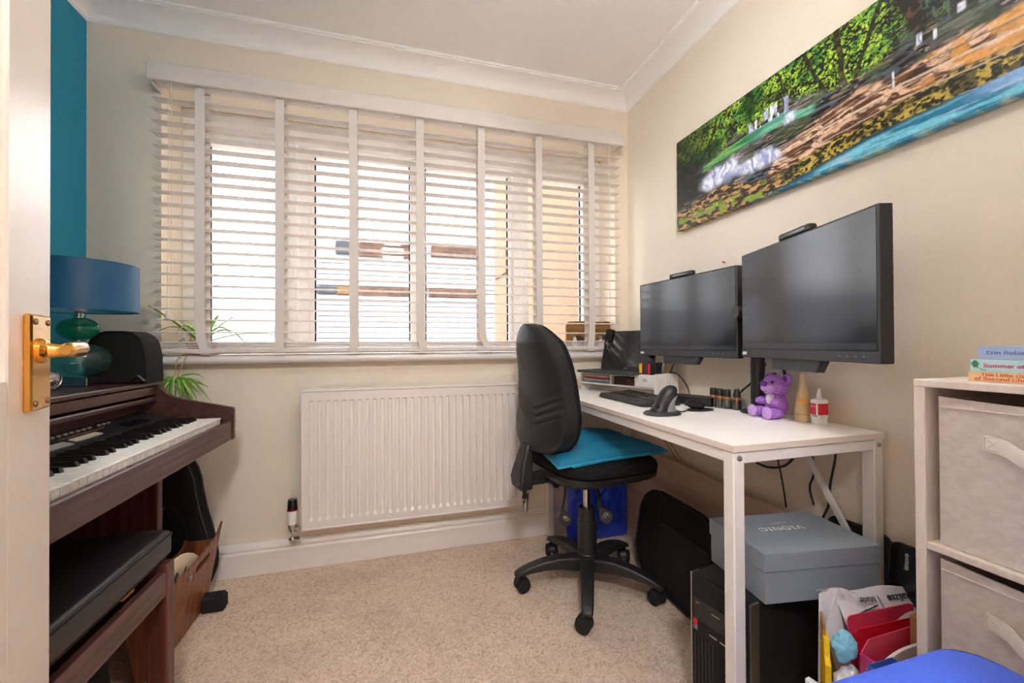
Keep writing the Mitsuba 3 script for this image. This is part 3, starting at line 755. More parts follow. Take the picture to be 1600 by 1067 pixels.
# guitar bag leaning in the gap between the piano and the window wall
G = thing('guitar_bag', 'black padded guitar bag standing between the piano and the window wall', 'instrument bag')
outl = spline([(-.86, .02), (-.73, .012), (-.690, .07), (-.682, .14), (-.700, .24), (-.722, .32), (-.738, .395), (-.748, .455), (-.775, .515), (-.83, .56), (-.885, .52), (-.905, .44), (-.905, .36), (-.93, .28), (-.965, .18), (-.955, .08), (-.86, .02)], 6)[:-1]
cen = outl.mean(0)
def gring(y, ins): return [(cen[0] + (p[0] - cen[0]) * (1 - ins), y, cen[1] + (p[1] - cen[1]) * (1 - ins)) for p in outl]
gm = loft([gring(*q) for q in ((1.842, .5), (1.844, .12), (1.850, .03), (1.860, 0), (1.925, 0), (1.937, .03), (1.944, .12), (1.946, .5))])
lean = rot(gm, -.06, [1, 0, 0], (0, 1.90, 0))
part(G, 'body', lean, 'black_fabric', smooth=40)
def gpts(y, ins): return [tuple(p) for p in gring(y, ins)]
for y in (1.858, 1.927):
    pp = gpts(y, -.004); part(G, 'piping', rot(tube(pp + [pp[0]], .0032, 6, smooth=0), -.06, [1, 0, 0], (0, 1.90, 0)), 'black_plastic')
part(G, 'front_pocket', rot(loft([[(p[0] * .8 - .166, y, p[1] * .62 + .03) for p in [(cen[0] + (q[0] - cen[0]) * (1 - i_), cen[1] + (q[1] - cen[1]) * (1 - i_)) for q in outl]] for y, i_ in ((1.832, .4), (1.834, .08), (1.8485, 0))]), -.06, [1, 0, 0], (0, 1.90, 0)), 'black_fabric', smooth=40)
part(G, 'zip_pull', bx(-.835, -.812, 1.818, 1.822, .372, .377), 'steel', smooth=False)
fs = thing('stand_foot', 'black rubber foot block on the carpet beside the wooden rack', 'foot')
put(fs, hull(np.vstack([rbx(-.672, -.600, 1.752, 1.800, .0005, .050, .006, 2).vertices, rbx(-.672, -.606, 1.756, 1.796, .045, .058, .005, 2).vertices])), 'black_matte', smooth=35)

# ---------------------------------------------------------------- on the piano: lamp, bag, silver ball
LM = thing('table_lamp', 'table lamp with round blue satin shade and two tiered green glass body on the piano', 'lamp')
lx_, ly_ = -.945, 1.615
ZB = ZT_ + .0005
part(LM, 'base', move(bx(-.049, .049, -.049, .049, 0, .026, .002), (lx_, ly_, ZB)), 'silver_plate', smooth=20, label='square dark mirrored base')
zb = ZB + .0262
def gl(prof, z): return move(lathe([(r, h) for r, h in prof], 48), (lx_, ly_, z))
th_ = np.linspace(-1.33, 1.36, 26)
part(LM, 'lower_globe', gl([(.077 * math.cos(t), .0525 + .0535 * math.sin(t)) for t in th_], zb), 'teal_glass', smooth=True, label='clear sea green glass globe')
zu = zb + .106
part(LM, 'neck_collar', gl([(0, 0), (.012, 0), (.013, .004), (.009, .008), (.009, .013), (0, .013)], zu - .004), 'chrome')
part(LM, 'upper_globe', gl([(.049 * math.cos(t), .036 + .0365 * math.sin(t)) for t in np.linspace(-1.3, 1.3, 24)], zu + .008), 'green_glass', smooth=True, label='smaller deep green glass globe')
zn = zu + .078
part(LM, 'stem', cat(gl([(0, 0), (.0035, 0), (.0035, .21), (0, .21)], zb - .001)), 'chrome')
part(LM, 'cord', tube([(lx_ + .001, ly_ - .004, zb + .002), (lx_ + .012, ly_ - .01, zb + .03), (lx_ + .004, ly_ - .012, zb + .06), (lx_ + .006, ly_ - .006, zb + .10)], .0022, 8), 'white_plastic')
part(LM, 'socket', cat(gl([(0, 0), (.010, 0), (.010, .006), (.013, .008), (.013, .014), (.009, .016), (.009, .022), (0, .022)], zn)), 'chrome')
part(LM, 'bulb_holder', gl([(0, 0), (.0165, 0), (.019, .006), (.019, .036), (0, .036)], zn + .0215), 'linen_strap', label='pale bulb holder')
S0, S1, SR = 1.082, 1.228, .142
part(LM, 'shade', move(lathe([(SR - .0015, S0), (SR, S0), (SR, S1), (SR - .0015, S1), (SR - .0015, S0)], 72), (lx_, ly_, 0)), 'shade_blue', smooth=50, label='round blue satin lampshade')
part(LM, 'shade_lining', move(lathe([(SR - .0018, S1 - .001), (SR - .003, S1 - .001), (SR - .003, S0 + .001), (SR - .0018, S0 + .001), (SR - .0018, S1 - .001)], 72), (lx_, ly_, 0)), 'shade_inner', smooth=50)
part(LM, 'shade_spider', cat(*[cyl((lx_, ly_, zn + .055), (lx_ + (SR - .003) * math.cos(t), ly_ + (SR - .003) * math.sin(t), S0 + .012), .0018, 8) for t in (-.3, 1.79, 3.89)], gl([(0, 0), (.022, 0), (.022, .003), (0, .003)], zn + .053)), 'brass')
for z in (S0, S1): part(LM, 'shade_rim', move(lathe([(SR - .003, -.0015), (SR + .0008, -.0015), (SR + .0008, .0015), (SR - .003, .0015), (SR - .003, -.0015)], 72), (lx_, ly_, z)), 'shade_blue')

BG = thing('black_case', 'black rounded soft case standing on the end of the piano behind the lamp', 'case')
arch = [(-.086, 0), (.086, 0), (.083, .09)] + [(.078 - .058 + .058 * math.cos(t), .112 + .058 * math.sin(t)) for t in np.linspace(.1, math.pi / 2, 10)] + [(-.078 + .058 - .058 * math.sin(t), .112 + .058 * math.cos(t)) for t in np.linspace(0, math.pi / 2 - .1, 10)] + [(-.083, .09)]
ang = -.10
cx_, cy_ = -.856, 1.680
ux, vy_ = np.array([math.cos(ang), math.sin(ang), 0]), np.array([0, 0, 1.0])
wn = np.cross(ux, vy_)      # towards the camera
part(BG, 'body', prism(arch, .094, .006, np.array([cx_, cy_, ZT_ + .0006]) - wn * .047, ux, vy_), 'black_matte', smooth=40)
rim = [np.array([cx_, cy_, ZT_ + .0006]) + wn * .046 + ux * p[0] * .985 + vy_ * (p[1] * .99) for p in arch]
part(BG, 'piping', tube(rim[1:] + [rim[0]], .0028, 6, smooth=0), 'black_fabric')
part(BG, 'strap', tube([np.array([cx_, cy_, ZT_ + .008]) + wn * .050 + ux * .084, np.array([cx_, cy_, ZT_ + .026]) + wn * .055 + ux * .066, np.array([cx_, cy_, ZT_ + .009]) + wn * .052 + ux * .04], .0055, 8), 'black_plastic')
SB = thing('silver_ball', 'small silver string ball ornament on the piano beside the lamp', 'ornament')
bc = np.array([-.920, 1.452, ZT_ + .030])
put(SB + '__ball', ell(bc, (.028, .028, .028), 3), 'steel', smooth=True)
for i in range(14):
    a_, b_ = rng.random(3) - .5, None
    a_ /= np.linalg.norm(a_); b_ = np.cross(a_, rng.random(3) - .5); b_ /= np.linalg.norm(b_); c_ = np.cross(a_, b_)
    t = np.linspace(0, 2 * np.pi, 33)
    part(SB, 'strand', tube(bc + .0284 * (np.cos(t)[:, None] * b_ + np.sin(t)[:, None] * c_), .0011, 5, smooth=0), 'chrome')

# ---------------------------------------------------------------- spider plant on the sill
SP = thing('spider_plant', 'green and white spider plant on the sill with a plantlet hanging below it', 'plant')
px_, py_ = -.79, 2.072
part(SP, 'pot', move(lathe([(0, 0), (.045, 0), (.052, .036), (.055, .036), (.055, .046), (.049, .046), (.046, .034), (0, .034)], 32), (px_, py_, SZ1 + .0065)), 'terracotta')
part(SP, 'saucer', move(lathe([(0, 0), (.060, 0), (.072, .014), (.069, .015), (.058, .004), (0, .004)], 32), (px_, py_, SZ1 + .0005)), 'terracotta')
def leaf(base, dirn, length, rise, droop, width, name='leaf', parent=SP):
    d = np.array([math.cos(dirn), math.sin(dirn), 0]); s_ = np.array([-d[1], d[0], 0])
    def fn(U, V):
        t = U
        r = length * (t * (1 - .12 * t)); h = rise * t * 2 - droop * t * t * 2
        w = width * (np.sin(np.pi * np.clip(.12 + .86 * t, 0, 1)) ** .7) * (V - .5)
        q = np.asarray(base) + r[..., None] * d + w[..., None] * s_
        q[..., 2] += h - np.abs(V - .5) * width * -.35
        return q
    k = part(parent, name, sheet(fn, 14, 5, .0006), 'leaf_green', smooth=60)
    def fm(U, V):
        q = fn(U, .5 + (V - .5) * .28); q[..., 2] += .0007
        return q
    part(k, 'stripe', sheet(fm, 14, 3, .0005), 'leaf_cream', smooth=60)
b0 = (px_, py_, SZ1 + .044)
for dirn, ln, rs, dr_, w in ((-2.35, .21, .10, .025, .022), (-2.6, .16, .11, .085, .018), (.02, .19, .125, .130, .020), (.3, .12, .12, .10, .020), (.10, .40, .09, .085, .013), (-.5, .10, .08, .02, .020), (-1.0, .09, .09, .05, .018), (2.6, .12, .09, .05, .018), (1.3, .10, .10, .06, .018), (-1.6, .06, .07, .02, .017), (.5, .13, .09, .03, .018), (3.2, .09, .07, .02, .018), (-2.0, .13, .12, .10, .017), (2.95, .10, .11, .06, .018)):
    leaf(b0, dirn, ln, rs, dr_, w)
hb = np.array([-.832, 1.945, .832])
for off in ((0, 0), (.012, .01)):
    part(SP, 'runner', tube([(px_ - .03, py_ - .02, SZ1 + .08), (-.80 + off[0], 1.955, .975 - .03), (-.815 + off[0] * 2, 1.925, .92), (-.828 + off[0], 1.935, .86), tuple(hb + (off[0] * .3, 0, 0))], .0016, 6), 'stem_tan')
part(SP, 'runner', tube([(px_ - .05, py_ - .03, SZ1 + .07), (-.868, 1.96, .95), (-.874, 1.928, .90), (-.862, 1.93, .85), tuple(hb)], .0016, 6), 'leaf_dark')
lr = np.random.default_rng(11)
for i in range(90):
    a_ = lr.uniform(-3.1, 3.1); ln = lr.uniform(.06, .125)
    d = np.array([math.cos(a_), -abs(math.sin(a_)) * .35, 0]) * (.35 + .5 * lr.random())
    tip = hb + d * ln * 1.5 + np.array([0, -.004, -ln * lr.uniform(.2, 1.25) + .02])
    mid = hb + d * ln * .75 + np.array([0, -.004, lr.uniform(-.005, .018)])
    Pm = spline([hb + (0, 0, lr.uniform(-.008, .006)), mid, tip], 6); Pm[:, 1] = np.minimum(Pm[:, 1], D - .008)
    s_ = np.cross(Pm[-1] - Pm[0], [0, 1.0, 0]); s_ /= np.linalg.norm(s_) + 1e-9
    wv = lr.uniform(.0045, .0075)
    def fn(U, V, Pm=Pm, s_=s_, wv=wv):
        t = np.linspace(0, 1, len(Pm)); q = np.stack([np.interp(U, t, Pm[:, k]) for k in range(3)], -1)
        return q + ((V - .5) * wv * np.sin(np.pi * (.15 + .84 * U)) ** .8)[..., None] * s_
    part(SP, 'plantlet_leaf', sheet(fn, 12, 3, .0006), ('leaf_green', 'leaf_dark', 'leaf_cream', 'leaf_green', 'leaf_green')[i % 5], smooth=60)
def fn(U, V):
    Pm = spline([hb, hb + (.03, -.004, .022), hb + (.075, -.006, .026), hb + (.105, -.006, .006)], 6)
    t = np.linspace(0, 1, len(Pm)); q = np.stack([np.interp(U, t, Pm[:, k]) for k in range(3)], -1); q[..., 2] += (V - .5) * .007 * np.sin(np.pi * (.15 + .84 * U)); return q
part(SP, 'plantlet_leaf', sheet(fn, 14, 3, .0006), 'leaf_green', smooth=60)

# ================================================================ OFFICE CHAIR
H = thing('office_chair', 'black swivel office chair with high back on a five star base, facing the desk', 'chair')
CX, CY = .746, 1.523
th8 = .14
E1, E2 = np.array([math.cos(th8), math.sin(th8), 0]), np.array([-math.sin(th8), math.cos(th8), 0])
SO = np.array([.775, 1.572, 0])          # centre of the seat
def ch(f, s, z): return SO + E1 * f + E2 * s + np.array([0, 0, z])
def chm(m):                              # mesh from chair coordinates (forward, side, up)
    v = m.vertices; return trimesh.Trimesh(SO + v[:, :1] * E1 + v[:, 1:2] * E2 + v[:, 2:] * np.array([0, 0, 1.0]), m.faces, process=False)
# base
hub = move(lathe([(0, .070), (.040, .070), (.047, .078), (.047, .112), (.042, .124), (.034, .130), (0, .130)], 40), (CX, CY, 0))
part(H, 'hub', hub, 'black_plastic', smooth=35)
for k in range(5):
    a_ = math.radians(28 + 72 * k); d = np.array([math.cos(a_), math.sin(a_), 0]); s_ = np.array([-d[1], d[0], 0]); o = np.array([CX, CY, 0])
    rings = []
    for r, zt, zb_, w in ((.025, .122, .076, .058), (.06, .128, .076, .056), (.12, .128, .086, .052), (.18, .118, .084, .048), (.23, .104, .076, .044), (.265, .090, .068, .042), (.285, .080, .064, .038), (.294, .072, .064, .030)):
        c = [(w / 2 * .72, zt), (w / 2 * .93, zt - .004), (w / 2, zt - .012), (w / 2 * .94, zb_), (-w / 2 * .94, zb_), (-w / 2, zt - .012), (-w / 2 * .93, zt - .004), (-w / 2 * .72, zt)]
        rings.append([o + d * r + s_ * q + np.array([0, 0, z]) for q, z in c])
    part(H, 'base_arm', loft(rings), 'black_plastic', smooth=40)
    ca = a_ + (0.5, -.4, .3, 1.2, -.6)[k]
    cd = np.array([math.cos(ca), math.sin(ca), 0]); cs = np.array([-cd[1], cd[0], 0])
    cc = o + d * .276 - cd * .012
    wr = .0265
    kk = part(H, 'caster', cat(cyl(o + d * .276 + (0, 0, .045), o + d * .276 + (0, 0, .072), .0085),
                               loft([[cc + cs * q + cd * (.029 * math.cos(t)) + np.array([0, 0, .0275 + .030 * math.sin(t)]) for t in np.linspace(.1, math.pi * .95, 14)] + [cc + cs * q + cd * -.012 + np.array([0, 0, .02])] for q in (-.011, .011)])), 'black_plastic', smooth=35)
    for sg in (-1, 1):
        prof = [(0, .007), (wr - .001, .007), (wr, .009), (wr, .022), (wr - .004, .0255), (wr - .010, .027), (.008, .0275), (0, .0275)]
        part(kk, 'wheel', place(lathe(prof, 28), cc + np.array([0, 0, wr + .0005]), cs * sg), 'black_matte', smooth=35)
# column
part(H, 'gas_lift', cyl((CX, CY, .29), (CX, CY, .452), .0145, 24), 'chrome', label='chrome gas lift piston')
part(H, 'column_cover', move(lathe([(0, .126), (.040, .126), (.041, .135), (.038, .140), (.038, .262), (.034, .266), (.0335, .312), (.030, .316), (0, .316)], 36), (CX, CY, 0)), 'black_plastic', smooth=30)
# seat
def seat_ring(z, k, lift=0):
    p = superellipse(.225 * k, .232 * k, 56, 4.2)
    zz = z + lift * np.clip(-p[:, 0] / .225, 0, 1) ** 3 - .010 * np.clip(p[:, 0] / .225, 0, 1) ** 4
    return np.c_[p, zz]
part(H, 'seat_pan', chm(loft([seat_ring(.446, .80), seat_ring(.450, .93), seat_ring(.462, .99), seat_ring(.474, 1.0), seat_ring(.4805, 1.0, .01), seat_ring(.481, .96, .01)])), 'black_plastic', smooth=40)
part(H, 'seat_cushion', chm(loft([seat_ring(.4815, .97, .01), seat_ring(.488, 1.005, .012), seat_ring(.504, 1.01, .014), seat_ring(.518, .985, .016), seat_ring(.527, .93, .014), seat_ring(.531, .8, .01), seat_ring(.531, .4)])), 'black_fabric', smooth=50)
part(H, 'mechanism', chm(cat(bx(-.14, .10, -.065, .075, .425, .4465, .006), bx(-.30, -.10, -.028, .032, .428, .446, .005))), 'black_plastic', smooth=25)
# backrest
ZK = [.565, .60, .63, .66, .70, .74, .78, .82, .86, .90, .94, .98, 1.01, 1.03, 1.043, 1.050]
FK = [-.246, -.240, -.234, -.230, -.226, -.225, -.226, -.229, -.234, -.241, -.250, -.259, -.266, -.270, -.272, -.273]
WK = [.115, .170, .190, .198, .198, .190, .182, .176, .170, .162, .149, .128, .103, .080, .054, .022]
from scipy.interpolate import PchipInterpolator
fF, fW = PchipInterpolator(ZK, FK), PchipInterpolator(ZK, WK)
zz_ = np.concatenate([np.linspace(.565, .66, 14), np.linspace(.664, .80, 46), np.linspace(.806, 1.0, 22), np.linspace(1.004, 1.050, 14)])
def back_ring(z, f0, f1, bulge0, bulge1, wk=1.0, chev=False):
    f, w = float(fF(z)), float(fW(z)) * wk
    s = np.sin(np.linspace(-math.pi / 2, math.pi / 2, 41)) * w
    q = 1 - (s / w) ** 2
    tp = np.clip(.42 + .58 * (1.052 - z) / .075, 0, 1); f1 = f1 * tp; f0 = f0 * tp; bulge0 = bulge0 * tp; bulge1 = bulge1 * tp
    rear = f + f0 - bulge0 * q ** .8
    if chev:
        for zc_ in (.724, .694, .664):
            dz = z - (zc_ + .36 * np.abs(s + .045))
            rear = rear + .0065 * np.exp(-(dz / .004) ** 2) - .004 * np.exp(-((dz - .009) / .006) ** 2)
    front = f + f1 + bulge1 * q ** .6
    return np.array([(a_, b_, z) for a_, b_ in zip(rear, s)] + [(a_, b_, z) for a_, b_ in zip(front[::-1][1:-1], s[::-1][1:-1])])
part(H, 'backrest_shell', chm(loft([back_ring(z, 0, .052, .042, 0, 1, True) for z in zz_])), 'black_plastic', smooth=60, label='black plastic shell with moulded chevron ribs')
part(H, 'backrest_cushion', chm(loft([back_ring(z, .0525, .070, 0, .022, .985) for z in zz_[1:-1:2]])), 'black_fabric', smooth=60)
def edge_line(off, k=1.003):
    off_ = off
    tp = lambda z: off_ * float(np.clip(.42 + .58 * (1.052 - z) / .075, 0, 1))
    L = [ch(float(fF(z)) + tp(z), -float(fW(z)) * k, z) for z in zz_[::3]]; Rr = [ch(float(fF(z)) + tp(z), float(fW(z)) * k, z) for z in zz_[::-3]]
    return L + Rr
for off in (.001, .0525):
    part(H, 'backrest_seam', tube(edge_line(off), .0022, 6, smooth=0), 'black_matte')
# back support: upright cover, flaring downwards, with its pin
part(H, 'back_support', chm(loft([[(f + fx, s, z) for f, s in rrect(-.020 - g, .020 + g * .4, -w, w, .010, 3)] for z, w, g, fx in ((.418, .040, .004, -.300), (.424, .046, .008, -.300), (.455, .052, .012, -.299), (.50, .042, .006, -.295), (.545, .034, 0, -.288), (.575, .032, -.004, -.283), (.585, .026, -.008, -.281))])), 'black_plastic', smooth=40)
part(H, 'support_pin', chm(cat(cyl((-.300, -.018, .385), (-.300, -.018, .42), .008, 16), cyl((-.300, -.018, .383), (-.300, -.018, .390), .010, 16))), 'black_matte')
part(H, 'support_link', chm(cat(bx(-.30, -.16, -.022, .022, .432, .470, .008), cyl((-.19, -.075, .440), (-.19, .06, .440), .018, 20))), 'black_plastic', smooth=30)
# levers with flat paddles
for nm, a0, a1, c_, nrm_, lab in (('lever', ch(-.16, -.085, .435), np.array([.630, 1.500, .335]), np.array([.640, 1.496, .292]), (-.25, -1, .12), 'r'), ('lever', ch(-.02, -.08, .43), np.array([.755, 1.425, .345]), np.array([.772, 1.418, .318]), (-.3, -1, .2), 'l')):
    k = part(H, nm, tube([a0, (np.asarray(a0) + a1) / 2 + (.004, 0, -.004), a1], .0052 if lab == 'r' else .0075, 10), 'black_plastic')
    nz = np.array(nrm_, float); nz /= np.linalg.norm(nz)
    ax = np.asarray(a1) - np.asarray(c_); ax -= nz * (ax @ nz); ax /= np.linalg.norm(ax); sd = np.cross(nz, ax)
    drop = [(.026 * math.sin(t) * (1 - .30 * max(0, math.cos(t))), .030 * math.cos(t) + (.012 if math.cos(t) > .85 else 0)) for t in np.linspace(0, 2 * math.pi, 33)[:-1]]
    part(k, 'paddle', prism([(-p[0], p[1]) for p in drop], .007, .002, np.asarray(c_) - nz * .0035, -sd, ax), 'black_plastic', smooth=35)
    w_, h_ = c_ + nz * .0036, None
    sy = [[(-.010, .004), (.004, .006), (.010, .004)], [(0, .012), (.001, .004), (0, -.006), (-.006, -.010)], [(-.012, -.012), (-.012, -.002), (-.004, .0)]] if lab == 'r' else [[(-.010, -.008), (-.009, .006), (.002, .007), (.002, -.008)], [(-.01, -.001), (.004, 0)], [(.008, -.004), (.012, .006)]]
    for s__ in sy:
        part(k, 'symbol', tube([w_ + sd * -q[0] * -1 + ax * q[1] for q in s__], .0007, 5, 4), 'print_white')

# teal cushion on the seat
TC = thing('seat_cushion', 'teal velvet square cushion with piped edge lying on the office chair seat', 'cushion')
cA, cB, cC, cD = np.array([.548, 1.335, .538]), np.array([1.035, 1.398, .548]), np.array([.965, 1.845, .547]), np.array([.558, 1.775, .544])
def cush(U, V, top):
    # sides drawn in a little between the corners
    U2 = U + .05 * np.sin(np.pi * V) * (.5 - U) ; V2 = V + .05 * np.sin(np.pi * U) * (.5 - V)
    q = ((1 - U2) * (1 - V2))[..., None] * cA + (U2 * (1 - V2))[..., None] * cB + (U2 * V2)[..., None] * cC + ((1 - U2) * V2)[..., None] * cD
    e = np.clip(np.sin(np.pi * U) * np.sin(np.pi * V), 0, 1) ** .38
    nn = meshkit.fbm(np.stack([U * 3.5, V * 3.5, U * 0 + 2], -1), 3, 4) - .5
    wr = np.abs(meshkit.noise(np.stack([U * 3 + V * 2, V * 9, U * 0], -1), 9) - .5)
    q[..., 2] += np.where(top, e * (.066 + .045 * nn - .030 * wr), -e * .004)
    q[..., 2] = np.maximum(q[..., 2], .533)
    return q
ta = grid(lambda u, v: cush(u, v, True), 60, 60); tb = grid(lambda u, v: cush(u, v, False), 60, 60); tb.invert()
part(TC, 'cover', cat(ta, tb), 'teal_velvet', smooth=True)
t_ = np.linspace(0, 1, 30)
lp = np.vstack([cush(t_, 0 * t_, True), cush(0 * t_ + 1, t_, True)[1:], cush(t_[::-1], 0 * t_ + 1, True)[1:], cush(0 * t_, t_[::-1], True)[1:]])
part(TC, 'piping', tube(lp + (0, 0, .0012), .0034, 8, smooth=0), 'teal_piping')
fl = [cush(np.array([t]), np.array([0.0]), True)[0] + np.array([0, -.002 + .006 * math.sin(math.pi * t), -.0045]) for t in np.linspace(.12, .97, 20)]
fl = [np.array([p[0], p[1], max(p[2], .5345)]) for p in fl]
part(TC, 'flap_edge', tube(fl, .003, 8, smooth=0), 'teal_piping')

# ================================================================ DESK AND WHAT STANDS ON IT
DK = thing('desk', 'white desk with square metal legs along the right wall', 'desk')
KX0_, KX1_, KY0_, KY1_, KZ_ = .742, 1.224, .766, 1.986, .737
part(DK, 'top', bx(KX0_, KX1_, KY0_, KY1_, KZ_ - .016, KZ_, .0012), 'desk_white', smooth=False)
part(DK, 'edge_band', cat(bx(KX0_ - .0006, KX0_ + .0004, KY0_, KY1_, KZ_ - .0155, KZ_ - .0008), bx(KX0_, KX1_, KY0_ - .0006, KY0_ + .0004, KZ_ - .0155, KZ_ - .0008)), 'desk_edge', smooth=False)
lz = KZ_ - .0165
LXs, LYs, LW = (KX0_ + .002, KX1_ - .034), (KY0_ + .003, KY1_ - .034), .032
for x in LXs:
    for y in LYs:
        k = part(DK, 'leg', bx(x, x + LW, y, y + LW, .006, lz, .0025), 'desk_metal', smooth=25)
        part(k, 'foot', cyl((x + LW / 2, y + LW / 2, 0), (x + LW / 2, y + LW / 2, .006), .013), 'black_plastic')
for x in (LXs[0] + .0015, LXs[1] + .0015): part(DK, 'side_rail', bx(x, x + .029, LYs[0] + LW, LYs[1], lz - .028, lz, .002), 'desk_metal', smooth=25)
for y in (LYs[0] + .0015, LYs[1] + .0015): part(DK, 'end_rail', bx(LXs[0] + LW, LXs[1], y, y + .029, lz - .028, lz, .002), 'desk_metal', smooth=25)
part(DK, 'brace', hull([(1.200 + a_, y, z) for a_ in (0, .012) for y, z in ((.800, .385), (.800, .360), (1.015, .700), (1.000, .700))]), 'desk_metal', smooth=False)
for x, z in ((LXs[0] + .016, lz - .014), (LXs[1] + .016, lz - .014)):
    part(DK, 'bolt', place(lathe([(0, 0), (.0068, 0), (.0060, .003), (.003, .0045), (0, .0045)], 16), (x, LYs[0], z), (0, -1, 0)), 'steel', label='round steel bolt head')

ZD = KZ_ + .0006
# --- organiser / riser in the corner, turned a little
rx_, ry_ = np.array([.318, -.948, 0]), np.array([.948, .318, 0])          # along its front, towards the wall
RO = np.array([.913, 1.925, ZD])
def rp_(a_, d_, z): return RO + rx_ * a_ + ry_ * d_ + np.array([0, 0, z])
def rbox(a0, a1, d0, d1, z0, z1, b=.001):
    m = bx(a0, a1, d0, d1, z0, z1, b); v = m.vertices
    return trimesh.Trimesh(RO + v[:, :1] * rx_ + v[:, 1:2] * ry_ + v[:, 2:] * np.array([0, 0, 1.0]), m.faces, process=False)
OR = thing('desk_organiser', 'white wooden desk riser with open compartments in the corner of the desk', 'desk organiser')
L_ = .455
part(OR, 'side_panel', rbox(0, .008, 0, .155, 0, .093), 'desk_white', smooth=False)
part(OR, 'side_panel', rbox(L_ - .008, L_, -.012, .152, 0, .104), 'desk_white', smooth=False)
part(OR, 'lower_shelf', rbox(.008, L_ - .008, -.006, .150, .037, .045), 'desk_white', smooth=False)
part(OR, 'upper_shelf', rbox(-.004, L_ - .1085, -.004, .155, .087, .095), 'desk_white', smooth=False)
part(OR, 'divider', rbox(.195, .205, 0, .150, .045, .087), 'desk_white', smooth=False)
part(OR, 'divider', rbox(L_ - .1085, L_ - .1005, -.010, .150, .045, .104), 'desk_white', smooth=False)
part(OR, 'back_board', rbox(.008, L_ - .008, .150, .154, .045, .087), 'desk_white', smooth=False)
tf_ = rbox(L_ - .1003, L_ - .0082, -.011, -.005, .045, .100)
for rr in (.006, .013):
    t = np.linspace(.3, math.pi - .3, 10)
    cut_ = cat(*[rbox(L_ - .054 + rr * math.cos(q) - .0022, L_ - .054 + rr * math.cos(q) + .0022, -.02, .0, .068 + rr * math.sin(q) - .0013, .068 + rr * math.sin(q) + .0013, 0) for q in t])
    cut_ = trimesh.boolean.union(cut_.split(), engine='manifold')
    tf_ = trimesh.boolean.difference([tf_, cut_], engine='manifold')
part(OR, 'tray_front', tf_, 'desk_white', smooth=False, label='front with an arched cut out sign')
for k in range(5):
    part(OR, 'vent_slot', rbox(L_ - .0002, L_ + .0003, .02 + .022 * k, .026 + .022 * k, .055, .083, 0), 'desk_edge', smooth=False)
# papers in the left compartment
mats = ('book_blue', 'orange', 'magenta', 'white', 'red_folder', 'bag_white', 'paper', 'light_blue', 'white')
for i, mt in enumerate(('paper', 'light_blue', 'bag_white', 'white', 'magenta', 'pink_folder', 'orange', 'white')):
    z = .0453 + .0042 * i
    k = thing('magazine', '%s magazine in the white riser stack, %s' % (('cream', 'light blue', 'pale grey', 'white', 'purple pink', 'pink', 'orange', 'glossy white')[i], ('lowest of the stack', 'second from the bottom', 'third from the bottom', 'fourth from the bottom', 'fourth from the top', 'third from the top', 'second from the top', 'topmost of the stack')[i]), 'magazine', 'magazines in the white riser')
    put(k, rbox(.016 + .006 * rng.random(), .178 + .010 * rng.random(), .006 + .012 * rng.random(), .14, z, z + .0036, .0006), mt, smooth=False)
k = thing('brown_box', 'dark brown cardboard box with gold dot in the middle compartment of the white riser', 'box')
part(k, 'body', rbox(.212, L_ - .115, .012, .14, .0456, .080, .001), 'orna_dark', smooth=False)
part(k, 'dot', place(lathe([(0, 0), (.003, 0), (.0026, .0008), (0, .001)], 12), rp_(.295, .012, .0655), -ry_), 'brass')
# tall ink boxes and pens in the right compartment
cols = ('yellow', 'purple_dark', 'purple_dark', 'red', 'black_matte', 'black_matte')
nms = ('yellow', 'dark plum', 'plum and red', 'bright red', 'black', 'dull black')
for i, (mt, nm) in enumerate(zip(cols, nms)):
    a_ = L_ - .095 + .0142 * i
    k = thing('ink_box', f'{nm} slim upright box in the white riser, {("first", "second", "third", "fourth", "fifth", "sixth")[i]} from the left', 'box', 'slim boxes in the white riser')
    put(k, rbox(a_, a_ + .0128, .004 + .002 * (i % 2), .05, .0456, .146 + .003 * (i % 3), .0008), mt, smooth=False)
for i, (mt, lab, d0, tip) in enumerate((('white', 'silver white pen leaning out of the white riser', .075, (.020, .03, .045)), ('orange', 'orange pencil leaning out of the white riser', .095, (.045, .02, .035)), ('purple_dark', 'dark pen leaning right out of the white riser', .11, (.055, .02, .05)))):
    k = thing('pen', lab, 'pen')
    p0 = rp_(L_ - .05, d0, .048); p1 = rp_(L_ - .05 + tip[0], d0 + tip[1] * .5, .105 + tip[2])
    put(k, cyl(p0, p1, .0033, 12, .0026), mt)
# laptop on the riser
LT = thing('laptop', 'open black laptop standing on the white riser below the window', 'laptop')
LO = rp_(.048, .066, .0962)
def lbox(a0, a1, d0, d1, z0, z1, tilt=None, b=.0015):
    m = bx(a0, a1, d0, d1, z0, z1, b)
    if tilt is not None: m = rot(m, tilt, [1, 0, 0], (0, .030, .012))
    v = m.vertices
    return trimesh.Trimesh(LO + v[:, :1] * rx_ + v[:, 1:2] * ry_ + v[:, 2:] * np.array([0, 0, 1.0]), m.faces, process=False)
deck = rrect(-.02, .325, -.135, .035, .03, 6)
part(LT, 'base', trimesh.Trimesh(*(lambda m: (LO + m.vertices[:, :1] * rx_ + m.vertices[:, 1:2] * ry_ + m.vertices[:, 2:] * np.array([0, 0, 1.0]), m.faces))(prism(deck, .010, .003)), process=False), 'charcoal', smooth=30, label='dark grey keyboard deck')
part(LT, 'lid', lbox(0, .315, .030, .038, .012, .205, -.22), 'black_plastic', smooth=False)
part(LT, 'display', lbox(.008, .307, .0288, .0302, .026, .197, -.22, 0), 'black_gloss', smooth=False)
part(LT, 'badge', lbox(.150, .170, .0282, .0288, .016, .021, -.22, 0), 'grey_plastic', smooth=False)
